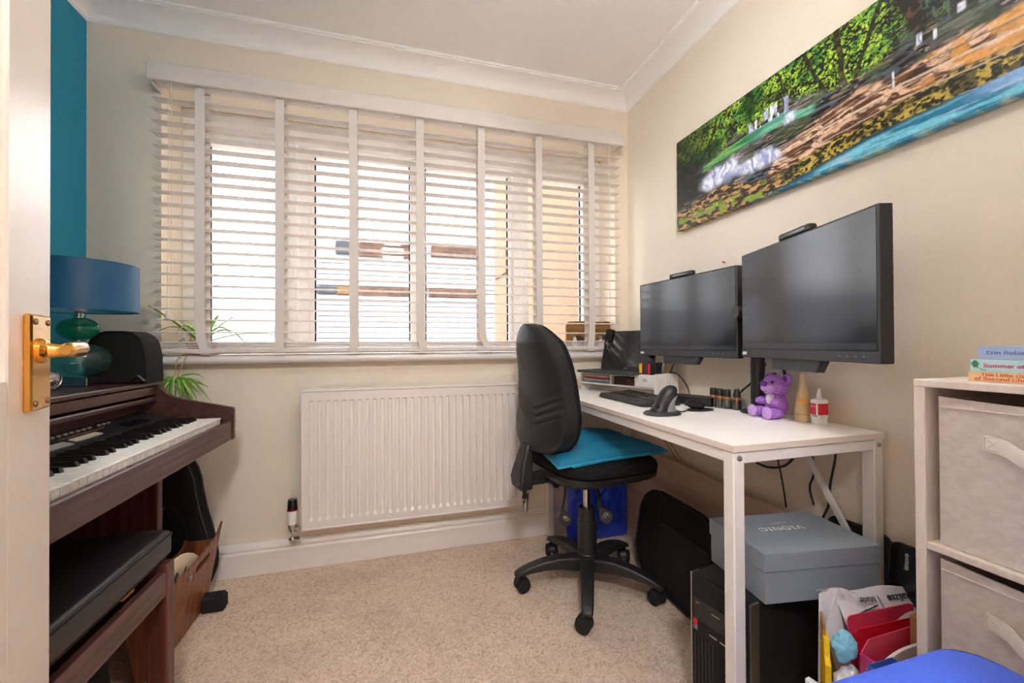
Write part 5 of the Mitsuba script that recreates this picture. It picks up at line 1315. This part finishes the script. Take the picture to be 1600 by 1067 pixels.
# ---------------------------------------------------------------- files and bags on the floor beside the tower
FB = thing('carrier_bag', 'crumpled white plastic carrier bag with black handwriting style print between the tower and the shelf', 'bag')
def wb(U, V, side):
    x0, x1 = .925 + .010 * V, 1.150 - .012 * V
    x = x0 + (x1 - x0) * U
    y = .722 - .030 * U
    n1 = meshkit.fbm(np.stack([U * 4 + side * 5, V * 5, U * 0], -1), 4, 6) - .5
    n2 = np.abs(meshkit.noise(np.stack([U * 7 + V * 4, V * 5 - U * 5, U * 0 + side], -1), 8) - .5)
    b_ = np.sin(np.pi * np.clip(U, 0, 1)) ** .35
    d = (.030 * (1 - V) ** .5 * 1.0 + .006) * b_ + (.020 * n1 - .016 * n2) * b_
    z = .002 + (.380 + .012 * np.sin(U * 7.0) + .014 * (1 - U)) * V
    return np.stack([x, y + (-d if side == 0 else d * .45), z], -1)
A_ = grid(lambda u, v: wb(u, v, 0), 46, 50); B_ = grid(lambda u, v: wb(u, v, 1), 46, 50); B_.invert()
part(FB, 'body', cat(A_, B_), 'bag_white', smooth=25)
# stiff folded flap at the left
part(FB, 'folded_corner', sheet(lambda U, V: np.stack([.922 + .052 * U, .700 - .035 * V + .012 * U, .335 + .058 * U * (1 - V) - .10 * V + .02 * V * U], -1), 8, 8, .0012), 'bag_white', smooth=20)
# its back wall stands up and tips over: carries the print
fo = np.array([.965, .676, .330]); fu = np.array([.205, -.022, 0]); fw = np.array([.010, .045, .062])
part(FB, 'printed_flap', sheet(lambda U, V: fo + U[..., None] * fu + V[..., None] * fw + np.stack([0 * U, .006 * np.sin(6 * U) * V, .005 * np.sin(9 * U + 2 * V)], -1), 24, 10, .0012), 'bag_white', smooth=40)
fuu = fu / np.linalg.norm(fu); fww = fw / np.linalg.norm(fw); fn_ = np.cross(fuu, fww)
for s_, h_, a_, b_, bold in (('Aalizea', .0135, .195, .058, True), ('wool knit', .0065, .190, .034, False), ('Made', .0115, .098, .060, False), ('exactly', .009, .098, .036, False)):
    part(FB, 'lettering', text(s_, h_, fo + fuu * a_ + fww * b_ + fn_ * .0068, -fuu, -fww, .0005, bold), 'print_black', smooth=False)
part(FB, 'lettering_line', tube([fo + fuu * .030 + fww * .030 + fn_ * .007, fo + fuu * .095 + fww * .042 + fn_ * .007], .0013, 6, smooth=0), 'print_black')
part(FB, 'lettering_line', tube([fo + fuu * .110 + fww * .018 + fn_ * .007, fo + fuu * .106 + fww * .060 + fn_ * .007], .0008, 6, smooth=0), 'print_black')
k = thing('light_blue_cloth', 'crumpled light blue cloth tucked in front of the white carrier bag', 'cloth')
m = ell((.918, .655, .326), (.024, .018, .034), 4); nv_ = m.vertices.copy()
m.vertices = nv_ + (meshkit.fbm(nv_ * 40, 4, 3) - .5)[:, None] * .028 * (nv_ - (.918, .655, .326)) / .03
put(k, m, 'light_blue', smooth=True)
k = thing('white_wrapper', 'crumpled white paper wrapping below the light blue cloth', 'wrapper')
m = ell((.912, .640, .240), (.032, .022, .050), 4); nv_ = m.vertices.copy()
m.vertices = nv_ + (meshkit.fbm(nv_ * 34, 4, 5) - .5)[:, None] * .034 * (nv_ - (.912, .640, .240)) / .04
m.vertices[:, 2] = np.maximum(m.vertices[:, 2], .18)
put(k + '__paper', m, 'bag_white', smooth=20)
part(k, 'box_below', bx(.890, .928, .618, .656, .001, .19, .003), 'paper', smooth=False)
YF_ = thing('yellow_folder', 'bright yellow cardboard folder standing left of the white carrier bag', 'folder')
part(YF_, 'cover', prism([(0, 0), (.095, 0), (.095, .30), (.08, .305), (.075, .338), (.030, .342), (.022, .31), (0, .305)], .010, .001, (.850, .646, .001), (.74, .673, 0), (.01, 0, 1)), 'yellow', smooth=False)
part(YF_, 'inner_sheet', prism([(.02, 0), (.09, 0), (.09, .358), (.03, .362)], .004, .0005, (.862, .656, .001), (.74, .673, 0), (.01, 0, 1)), 'brown_paper', smooth=False)
k = thing('blue_white_carton', 'small white and turquoise carton at the foot of the yellow folder', 'carton')
part(k, 'carton', rotz(bx(.836, .850, .632, .68, .001, .262, .002), .15, (.86, .66, 0)), 'white_plastic', smooth=False)
part(k, 'print', rotz(bx(.8358, .8502, .6315, .645, .05, .235, .0), .15, (.86, .66, 0)), 'light_blue', smooth=False)

RF = thing('red_wallet', 'translucent red and pink plastic document wallet standing in front of the carrier bag', 'document wallet')
rU, rV = np.array([.196, -.008, 0]), np.array([.012, .03, .33])
def wall(o_, u, v, th, mat, nm, par, poly=None):
    uu, vv = u / np.linalg.norm(u), v / np.linalg.norm(v); vv = vv - uu * (uu @ vv); vv /= np.linalg.norm(vv)
    w, h = np.linalg.norm(u), np.linalg.norm(v)
    return part(par, nm, prism(rrect(0, w, 0, h, .012, 4) if poly is None else poly, th, .0004, o_, uu, vv), mat, smooth=30)
rw = wall(np.array([.956, .648, .038]), rU, rV, .0022, 'pink_folder', 'back_cover', RF)
wall(np.array([.963, .638, .038]), rU * .96, rV * .93, .0022, 'red_folder', 'inner_sheet', RF)
wall(np.array([.966, .629, .038]), rU * .94, rV * .82, .0022, 'red_folder', 'inner_sheet', RF)
part(RF, 'fold', tube([(.975, .640, .318), (1.02, .634, .325), (1.06, .636, .330), (1.12, .630, .345)], .0012, 6), 'red_folder')
MG = thing('magenta_file', 'magenta plastic file box holding a white sheet in front of the red wallet', 'file box')
mu = np.array([.185, -.006, 0])
part(MG, 'spine', bx(.922, .928, .584, .628, .002, .330, .001), 'magenta', smooth=False)
part(MG, 'front', prism([(0, 0), (.175, 0), (.175, .325), (0, .318)], .003, .0004, (.926, .587, .002), (1, 0, 0), (0, 0, 1)), 'magenta', smooth=False)
part(MG, 'back', prism([(0, 0), (.175, 0), (.175, .355), (.02, .352), (0, .330)], .003, .0004, (.926, .628, .002), (1, 0, 0), (0, 0, 1)), 'pink_folder', smooth=False)
part(MG, 'paper_sheet', sheet(lambda U, V: np.stack([.950 + .160 * U, .606 + .003 * np.sin(U * 4), .01 + (.305 + .03 * U + .004 * np.sin(5 * U)) * V], -1), 16, 6, .006), 'paper', smooth=40)
for i, (s_, yy, hh) in enumerate((('FIVE', .612, .009), ('PINKY', .598, .008), ('BINDER', .589, .007))):
    part(MG, 'lettering', text(s_, hh, (.9217, yy + .002, .318), (0, 0, -1), (0, 1, 0) if False else (0, -1, 0) if np.cross((0, 0, -1), (0, -1, 0))[0] < 0 else (0, 1, 0), .0004), 'book_tan', smooth=False)
part(MG, 'spine_label', bx(.9212, .9222, .590, .622, .20, .262), 'paper', smooth=False)
BX_ = thing('blue_box', 'small open blue paper gift box with gold trinkets near the ottoman', 'box')
bz = .345
for a_ in ((.868, .934, .540, .5415), (.868, .934, .576, .5775), (.868, .8695, .5415, .576), (.9325, .934, .5415, .576)):
    part(BX_, 'wall', bx(*a_, .15, bz + .010, 0), 'box_blue', smooth=False)
part(BX_, 'base', bx(.8695, .9325, .5415, .576, .001, .336, 0), 'box_blue', smooth=False)
tr_ = thing('gold_trinket', 'small gold trinkets lying in the open blue gift box', 'jewellery')
put(tr_, cat(*[move(rot(trimesh.creation.torus(.006, .0017, 24, 10), rng.random() * 1.4, rng.random(3) - .5), (.880 + .008 * i, .559 + .006 * ((i % 3) - 1), .3445)) for i in range(6)]), 'brass', smooth=True)
k = thing('brown_paper_bag', 'brown kraft paper bag edge standing between the red wallet and the shelf unit', 'bag')
put(k, loft([[(x, y, z) for x, y in ((1.060, .594), (1.08, .587), (1.113, .592), (1.116, .622), (1.09, .625), (1.062, .622))] for z in (.001, .15, .372, .386)]), 'brown_paper', smooth=30)

# cables and wires below the desk
cable('thick black cable loop hanging below the desk top behind the near leg', [(1.205, 1.285, .70), (1.205, 1.225, .605), (1.205, 1.13, .555), (1.205, 1.04, .575), (1.205, .99, .64), (1.205, .98, .70)], .0040)
cable('thin black cable hanging straight down beside the black cable loop', [(1.215, 1.09, .70), (1.217, 1.075, .60), (1.215, 1.055, .52), (1.219, 1.045, .44)], .0026)
cable('wavy black cable hanging above the shoe box, left one of a pair', [(1.218, .935, .70), (1.218, .955, .645), (1.218, .952, .575), (1.218, .965, .53), (1.218, .953, .48)], .0032)
cable('long black cable hanging above the shoe box, right one of a pair', [(1.218, .888, .70), (1.218, .888, .64), (1.218, .903, .56), (1.218, .908, .50), (1.218, .925, .455)], .0032)
cable('thin red wire hanging behind the teal cushion corner', [(1.10, 1.64, .66), (1.11, 1.57, .60), (1.135, 1.53, .53), (1.16, 1.49, .47)], .0016, 'red')
cable('thin dark wire crossing the red wire behind the teal cushion', [(1.12, 1.60, .66), (1.115, 1.585, .62), (1.135, 1.52, .55), (1.19, 1.50, .46)], .0012, 'orna_dark')
cable('short black wire under the desk near the sill wall', [(1.0, 1.90, .70), (.99, 1.88, .66), (.985, 1.86, .63)], .0016)
WS = thing('wall_socket', 'white double wall socket on the right wall under the desk', 'wall socket')
part(WS, 'plate', bx(XR - .009, XR - .0005, 1.56, 1.706, .575, .661, .003), 'white_plastic', smooth=20)
for y in (1.60, 1.66): part(WS, 'rocker', bx(XR - .0115, XR - .0085, y - .008, y + .008, .630, .645, .001), 'white', smooth=False)
for y in (1.60, 1.66): part(WS, 'plug', bx(XR - .045, XR - .009, y - .022, y + .022, .580, .622, .006), 'white_plastic', smooth=20)

# ================================================================ RIGHT FRONT: shelf unit, books, ottoman, picture
SH = thing('shelf_unit', 'white cube shelf unit with fabric boxes standing against the right wall', 'shelf unit')
HX0, HX1, HY0, HY1 = .935, XR - .020, .185, .538
part(SH, 'top', bx(HX0, HX1, HY0, HY1, .888, .9015, .0015), 'shelf_white', smooth=False)
for y in (HY0, HY1 - .0165): part(SH, 'side_panel', bx(HX0 + .0005, HX1, y, y + .0165, 0, .8875, .0012), 'shelf_white', smooth=False)
for z in (.593, .298, .05): part(SH, 'shelf', bx(HX0 + .001, HX1, HY0 + .0166, HY1 - .0166, z, z + .0125, .001), 'shelf_white', smooth=False)
part(SH, 'back_board', bx(HX1 - .004, HX1, HY0 + .0166, HY1 - .0166, .05, .8875), 'shelf_white', smooth=False)
for i, (z0, z1, lab) in enumerate(((.6065, .872, 'pale linen storage box with strap handle in the top cube of the shelf unit'), (.3115, .580, 'pale linen storage box with strap handle in the cube below the top one'))):
    b_ = thing('storage_box', lab, 'storage box', 'linen storage boxes in the shelf unit')
    y0, y1, x0 = HY0 + .026, HY1 - .030, HX0 + .012
    def fr_(U, V, y0=y0, y1=y1, x0=x0, z0=z0, z1=z1):
        n = meshkit.fbm(np.stack([U * 3, V * 3, U * 0 + z0 * 9], -1), 3, 5) - .5
        bow = np.sin(np.pi * U) * np.sin(np.pi * V)
        return np.stack([x0 + .004 + .006 * n * bow + .004 * bow, y0 + (y1 - y0) * U, z0 + (z1 - z0) * V - .006 * np.sin(np.pi * U) * V], -1)
    part(b_, 'front', sheet(fr_, 24, 24, .004), 'linen', smooth=40)
    part(b_, 'body', cat(bx(x0 + .006, HX1 - .02, y0, y0 + .004, z0, z1 - .004), bx(x0 + .006, HX1 - .02, y1 - .004, y1, z0, z1 - .004), bx(HX1 - .024, HX1 - .02, y0, y1, z0, z1 - .004), bx(x0 + .006, HX1 - .02, y0, y1, z0, z0 + .004)), 'linen', smooth=False)
    part(b_, 'hem', cat(bx(x0 - .0012, x0 + .0075, y0 + .001, y1 - .001, z1 - .0185, z1 - .0175)), 'linen_strap', smooth=False)
    zc_, ym = z0 + .196, (y0 + y1) / 2
    hp = [(x0 - .001, ym + .088, zc_), (x0 - .003, ym + .062, zc_ - .004), (x0 - .016, ym + .040, zc_ - .012), (x0 - .026, ym, zc_ - .026), (x0 - .016, ym - .040, zc_ - .016), (x0 - .003, ym - .062, zc_ - .006), (x0 - .001, ym - .088, zc_)]
    def st(U, V, hp=hp):
        Q = spline(hp, 6); s = np.linspace(0, 1, len(Q)); q = np.stack([np.interp(U, s, Q[:, k]) for k in range(3)], -1)
        q[..., 2] += (V - .5) * .027; q[..., 0] -= .003 * np.sin(np.pi * V) * np.sin(np.pi * U)
        return q
    hd_ = part(b_, 'handle', sheet(st, 40, 6, .0022), 'linen_strap', smooth=40)
    for sy_ in (1, -1):
        yc = ym + sy_ * .076
        part(hd_, 'stitching', cat(*[tube([(x0 - .0030, yc + p[0] * .0105, zc_ - .001 + p[1] * .0105), (x0 - .0030, yc + q[0] * .0105, zc_ - .001 + q[1] * .0105)], .0005, 5, 0) for p, q in (((-1, -1), (1, 1)), ((-1, 1), (1, -1)), ((-1, -1), (-1, 1)), ((1, -1), (1, 1)), ((-1, 1), (1, 1)), ((-1, -1), (1, -1)))]), 'linen', smooth=False)
for i, (z0, z1, x0, y1, mt, lab) in enumerate(((.9021, .9185, .975, .480, 'book_tan', 'tan paperback with rust lettering, bottom of the stack on the shelf unit'), (.9189, .9405, .975, .477, 'book_aqua', 'pale aqua paperback with pink lettering, middle of the stack on the shelf unit'), (.9409, .9625, .975, .467, 'book_blue', 'light blue paperback with blue lettering, top of the stack on the shelf unit'))):
    k = thing('paperback', lab, 'book', 'paperbacks on the shelf unit')
    y0 = y1 - .195
    rot_a = (.0, .015, -.01)[i]; piv = (x0, y1, 0)
    part(k, 'cover', rotz(cat(bx(x0, x0 + .126, y0, y1, z0, z0 + .0009), bx(x0, x0 + .126, y0, y1, z1 - .0009, z1), bx(x0, x0 + .0012, y0, y1, z0, z1, .0004)), rot_a, piv), mt, smooth=False)
    part(k, 'pages', rotz(bx(x0 + .0012, x0 + .124, y0 + .002, y1 - .002, z0 + .0009, z1 - .0009), rot_a, piv), 'paper', smooth=False)
    xs_ = x0 - .0003
    def sp(s_, h_, dy, dz, mat, bold=False, st_=1.0):
        part(k, 'lettering', rotz(text(s_, h_, (xs_, y1 - dy, z0 + dz), (0, -1, 0), (0, 0, 1), .0003, bold, st_), rot_a, piv), mat, smooth=False)
    if i == 0:
        sp('The Little Cafe', .0052, .016, .0092, 'text_rust', True, 1.25); sp('of Second Chances', .0052, .008, .0022, 'text_rust', True, 1.25)
    elif i == 1:
        sp('Summer at Bakewell', .0058, .016, .0075, 'text_pink', True, 1.2)
        t = np.arange(14) * 2 * np.pi / 14
        part(k, 'leaf_print', rotz(prism(np.stack([.006 + .0045 * np.cos(t) + .001 * np.cos(5 * t), .013 + .0062 * np.sin(t)], 1), .0004, 0, (xs_ + .0002, y1, z0), (0, -1, 0), (0, 0, 1)), rot_a, piv), 'leaf_print', smooth=False)
        part(k, 'leaf_print', rotz(tube([(xs_, y1 - .008, z0 + .009), (xs_, y1 - .013, z0 + .004), (xs_, y1 - .020, z0 + .0025)], .0006, 5), rot_a, piv), 'leaf_print')
    else:
        sp('Erin Robinson', .0062, .010, .0075, 'text_blue', False, 1.2)
        part(k, 'emblem', rotz(tube([(xs_, y1 - .072 - .0035 * math.cos(q), z0 + .0105 + .0035 * math.sin(q)) for q in np.linspace(0, 7, 20)], .0005, 5, 0), rot_a, piv), 'text_blue')

OT = thing('ottoman', 'blue velvet covered ottoman with rounded top in front of the shelf unit', 'ottoman')
oring = lambda z, i_: np.c_[rrect(.36 + i_, .822 - i_, .135 + i_, .425 - i_, .05, 8), np.full(36, z)]
omesh = loft([oring(*q) for q in ((.002, .004), (.02, 0), (.42, 0), (.484, .001), (.508, .005), (.522, .013), (.530, .028), (.535, .055), (.538, .10), (.538, .135))])
part(OT, 'cover', omesh, 'blue_velvet', smooth=60)
part(OT, 'seam', tube([tuple(p) for p in oring(.470, -.001)] + [tuple(oring(.470, -.001)[0])], .0022, 6, smooth=0), 'blue_velvet')

# ---------------------------------------------------------------- forest picture
def band(v, a, b, s):
    return smoothstep(a - s, a + s, v) * (1 - smoothstep(b - s, b + s, v))
def pw(u, pts):
    """Piecewise linear curve v(u)."""
    out = mi.Float(pts[0][1])
    for (a, va), (b, vb) in zip(pts[:-1], pts[1:]):
        t = dr.clip((u - a) / (b - a), 0, 1)
        out = dr.select(u >= a, va + (vb - va) * t, out)
    return out
def forest(p, n, uv):
    u = (1.56 - p.y) / 1.2; v = (p.z - 1.467) / .393
    x = u * 3.05                                  # so that x and v have the same scale
    wob = fbm(x * 6, v * 6, 0.0, 3) - .5
    fine = fbm(x * 26, v * 26, 3.0, 3)
    grain = fbm(x * 70, v * 70, 5.0, 2)
    # foliage
    sx_, sv_ = x + .05 * wob, v - .10 * x + .05 * wob
    big = fbm(x * 4.0, v * 4.5, 8.0, 3)
    sun = smoothstep(.40, .60, big + .16 * dr.exp(-dr.square((u - .50) / .17)) + .10 * dr.exp(-dr.square((u - .30) / .08)) - .07 + .10 * (v - .75))
    l1 = noise(sx_ * 34, sv_ * 46, 2.0); l2 = noise(sx_ * 80, sv_ * 105, 12.0); l3 = noise(sx_ * 150, sv_ * 190, 22.0)
    leafy = .40 * l1 + .35 * l2 + .25 * l3
    dark, mid, lit = L3((10, 24, 12)), L3((40, 108, 34)), L3((196, 212, 74))
    f = mix(dark, mid, smoothstep(.40, .60, leafy + .25 * (fine - .5)))
    f = mix(f, L3((96, 156, 40)), sun * smoothstep(.44, .60, leafy))
    f = mix(f, lit, sun * smoothstep(.52, .70, .5 * l2 + .5 * l3 + .2 * (l1 - .5)))
    f = mix(f, L3((22, 128, 62)), .6 * smoothstep(.55, .75, noise(x * 12, v * 10, 4.0)) * smoothstep(.40, .62, leafy))
    f = f * (1 - .55 * smoothstep(.56, .72, noise(x * 9, v * 11, 14.0)))
    f = mix(f, L3((12, 24, 16)), smoothstep(.22, .05, u + .12 * wob) * .72)
    rt = smoothstep(.64, .76, u + .14 * wob)
    bark = mix(L3((16, 20, 20)), L3((70, 84, 92)), smoothstep(.56, .74, fbm(x * 60, v * 10, 26.0, 3)))
    f = mix(f, mix(bark, L3((60, 96, 40)), smoothstep(.60, .72, leafy) * .8), rt * .9)
    c = f
    # trunks
    for a, b, w in (((.574, 1.0), (.594, .56), .0080), ((.672, 1.02), (.612, .55), .0065), ((.490, 1.0), (.548, .58), .0055), ((.43, .95), (.437, .68), .0028), ((.452, .90), (.456, .70), .002), ((.70, 1.0), (.74, .62), .016), ((.78, 1.0), (.80, .62), .012), ((.20, .95), (.16, .70), .006), ((.64, .86), (.60, .93), .004)):
        t = (v - b[1]) / (a[1] - b[1])
        uc = b[0] + (a[0] - b[0]) * t + .008 * (noise(v * 9, b[0] * 50, 1.0) - .5)
        on = (1 - smoothstep(w * .7, w, dr.abs(u - uc))) * smoothstep(-.02, .02, t) * (1 - smoothstep(1.0, 1.06, t))
        c = mix(c, mix(L3((26, 18, 12)), L3((84, 60, 36)), smoothstep(.5, .75, fine)), on * .92)
    # rocky slope: upper dark ledges
    edge = pw(u, [(0, .66), (.13, .60), (.30, .66), (.46, .70), (.60, .56), (.70, .62), (.88, .60), (1.0, .62)]) + .09 * wob
    s1 = fbm(x * 7 + 3 * wob, (v + .06 * wob) * 46, 6.0, 3); s2 = fbm(x * 16 + 4 * wob, v * 80, 7.0, 3)
    rock = mix(L3((16, 18, 18)), L3((78, 76, 74)), smoothstep(.42, .64, s1))
    rock = mix(rock, L3((176, 152, 128)), smoothstep(.58, .74, s2) * .75)
    rock = mix(rock, L3((96, 120, 140)), smoothstep(.60, .72, noise(x * 11, v * 50, 19.0)) * .45)
    rock = mix(rock, L3((58, 78, 30)), smoothstep(.58, .7, noise(x * 8, v * 9, 39.0)) * .5)
    c = mix(c, rock, 1 - smoothstep(edge - .05, edge + .05, v))
    # warm long boulders
    top = pw(u, [(0, .0), (.36, .10), (.42, .30), (.50, .40), (.62, .48), (.70, .44), (.80, .46), (1.0, .46)]) + .05 * wob
    low = pw(u, [(0, -.1), (.40, .12), (.50, .16), (.65, .22), (.78, .26), (1.0, .22)]) + .03 * wob
    warm = mix(L3((84, 50, 32)), L3((226, 188, 156)), smoothstep(.36, .64, fbm(x * 10 + 5 * wob, (v + .08 * wob) * 52, 12.0, 4)))
    warm = mix(warm, L3((48, 26, 20)), smoothstep(.60, .74, fbm(x * 12, v * 22, 15.0, 3)) * .85)
    warm = mix(warm, L3((214, 150, 58)), smoothstep(.68, .80, u) * smoothstep(.50, .7, noise(x * 14, v * 20, 17.0)) * .8)
    c = mix(c, warm, band(v, low, top, .02))
    # mossy bank under them
    moss = mix(L3((30, 34, 12)), L3((186, 160, 70)), smoothstep(.40, .66, fbm(x * 46, v * 66, 21.0, 3)))
    moss = mix(moss, L3((22, 22, 16)), smoothstep(.55, .70, noise(x * 9, v * 26, 23.0)) * .8)
    bank = pw(u, [(0, -.05), (.14, -.02), (.30, .0), (.455, .03), (.65, .13), (.80, .14), (1.0, .12)]) + .02 * wob
    c = mix(c, moss, band(v, bank, low + .02, .015) * smoothstep(.10, .16, u + .04 * wob))
    # left corner: dark, then orange and moss at the foot
    foot = mix(L3((44, 32, 22)), L3((196, 150, 96)), smoothstep(.44, .66, fbm(x * 22 - v * 20, v * 56 + x * 6, 27.0, 3)))
    foot = mix(foot, L3((126, 150, 36)), smoothstep(.52, .68, noise(x * 20, v * 24, 29.0)) * smoothstep(.2, .05, v))
    ft = pw(u, [(0, .18), (.10, .24), (.20, .28), (.32, .20), (.42, .12), (.46, .0)]) + .05 * wob
    c = mix(c, foot, (1 - smoothstep(ft - .02, ft + .02, v)) * (1 - smoothstep(.42, .46, u)))
    c = mix(c, L3((16, 22, 18)), (1 - smoothstep(.10, .17, u + .05 * wob)) * band(v, .26, .66, .05) * .9)
    # green pool and the blue water above the falls
    pool = pw(u, [(.13, .55), (.22, .60), (.31, .62), (.44, .63), (.50, .56)]); poolb = pw(u, [(.13, .50), (.22, .52), (.31, .53), (.44, .54), (.50, .50)])
    pc = mix(L3((20, 108, 76)), L3((118, 176, 92)), smoothstep(.35, .65, fbm(x * 3, v * 60, 33.0, 2)))
    pc = mix(pc, L3((120, 196, 200)), smoothstep(.30, .42, u) * .4)
    c = mix(c, pc, band(v, poolb, pool, .008) * band(u, .135, .52, .01))
    # waterfalls
    white = mix(L3((150, 160, 204)), L3((240, 243, 255)), smoothstep(.28, .66, fbm(x * 34 + 9 * wob + 6 * v, v * 12, 37.0, 3)))
    ft_ = pw(u, [(.12, .40), (.17, .50), (.24, .50), (.30, .47), (.40, .40), (.43, .28)]); fb_ = pw(u, [(.12, .34), (.16, .29), (.25, .30), (.33, .29), (.40, .27), (.43, .25)])
    gap = band(u, .28, .345, .012) * smoothstep(.36, .40, v + .05 * wob)
    c = mix(c, white, band(v, fb_ + .08 * wob, ft_ + .12 * wob, .035) * band(u, .125 + .04 * wob, .43, .02) * (1 - .9 * gap))
    f2 = band(v, .625, .70 + .05 * smoothstep(.34, .40, u), .012) * band(u, .315, .45, .01)
    c = mix(c, white, f2 * smoothstep(.42, .60, noise(x * 46, v * 10, 41.0)))
    f3 = band(v, .52, .60, .015) * band(u, .44, .47, .008)
    c = mix(c, white, f3 * .9)
    for uu_, vv_, hh_, w_ in ((.735, .585, .07, .006), (.76, .56, .06, .004), (.69, .42, .10, .003), (.80, .63, .05, .008)):
        c = mix(c, white, .85 * band(v, vv_ - hh_ / 2, vv_ + hh_ / 2, .01) * (1 - smoothstep(w_ * .5, w_, dr.abs(u - uu_ - .004 * wob))))
    # ochre ledge lines
    for off, thk, col in ((.30, .012, (226, 204, 180)), (.36, .008, (120, 104, 92)), (.21, .008, (196, 170, 150))):
        lv_ = pw(u, [(.40, off - .02), (.55, off + .02), (.70, off + .06), (1.0, off + .02)]) + .025 * wob
        c = mix(c, L3(col), .75 * (1 - smoothstep(thk * .4, thk, dr.abs(v - lv_))) * smoothstep(.42, .50, u))
    # stream
    st_ = mix(L3((30, 118, 156)), L3((122, 204, 226)), smoothstep(.35, .68, fbm(x * 4, v * 34, 45.0, 3)))
    st_ = mix(st_, L3((186, 208, 238)), smoothstep(.62, .76, fbm(x * 5, v * 50, 47.0, 3)) * .8)
    st_ = mix(st_, L3((150, 186, 236)), smoothstep(.78, .86, u) * smoothstep(.04, .1, v) * .7)
    st_ = mix(st_, L3((14, 44, 62)), smoothstep(-.045, -.002, v - bank) * .9 * (1 - smoothstep(.76, .82, u)))
    st_ = mix(st_, L3((170, 190, 160)), (1 - smoothstep(.012, .022, v)) * .5 * smoothstep(.45, .6, fine))
    c = mix(c, st_, (1 - smoothstep(bank - .006, bank + .006, v)) * smoothstep(.30, .34, u + .02 * wob))
    return c * (.74 + .38 * grain)
M('leaf_signature', (150, 206, 50), 0.5, 0.3)
M('forest_print', mikit.proc(forest), 0.42, 0.35)
CP = thing('canvas_picture', 'long panoramic canvas print of a forest stream with small waterfalls on the right wall', 'picture')
part(CP, 'print', bx(1.2135, XR - .0045, .36, 1.56, 1.467, 1.860, .001), 'forest_print', smooth=False)
part(CP, 'stretcher', bx(XR - .0045, XR - .0005, .375, 1.545, 1.482, 1.845), 'board_wood', smooth=False)
for i, (y, z) in enumerate(((1.352, 1.508), (1.338, 1.511), (1.325, 1.516), (1.27, 1.503), (1.252, 1.503))):
    part(CP, 'signature_mark', bx(1.2131, 1.2136, y - .004, y + .004, z - .003 - (.006 if i == 2 else 0), z + .003), 'leaf_signature', smooth=False)
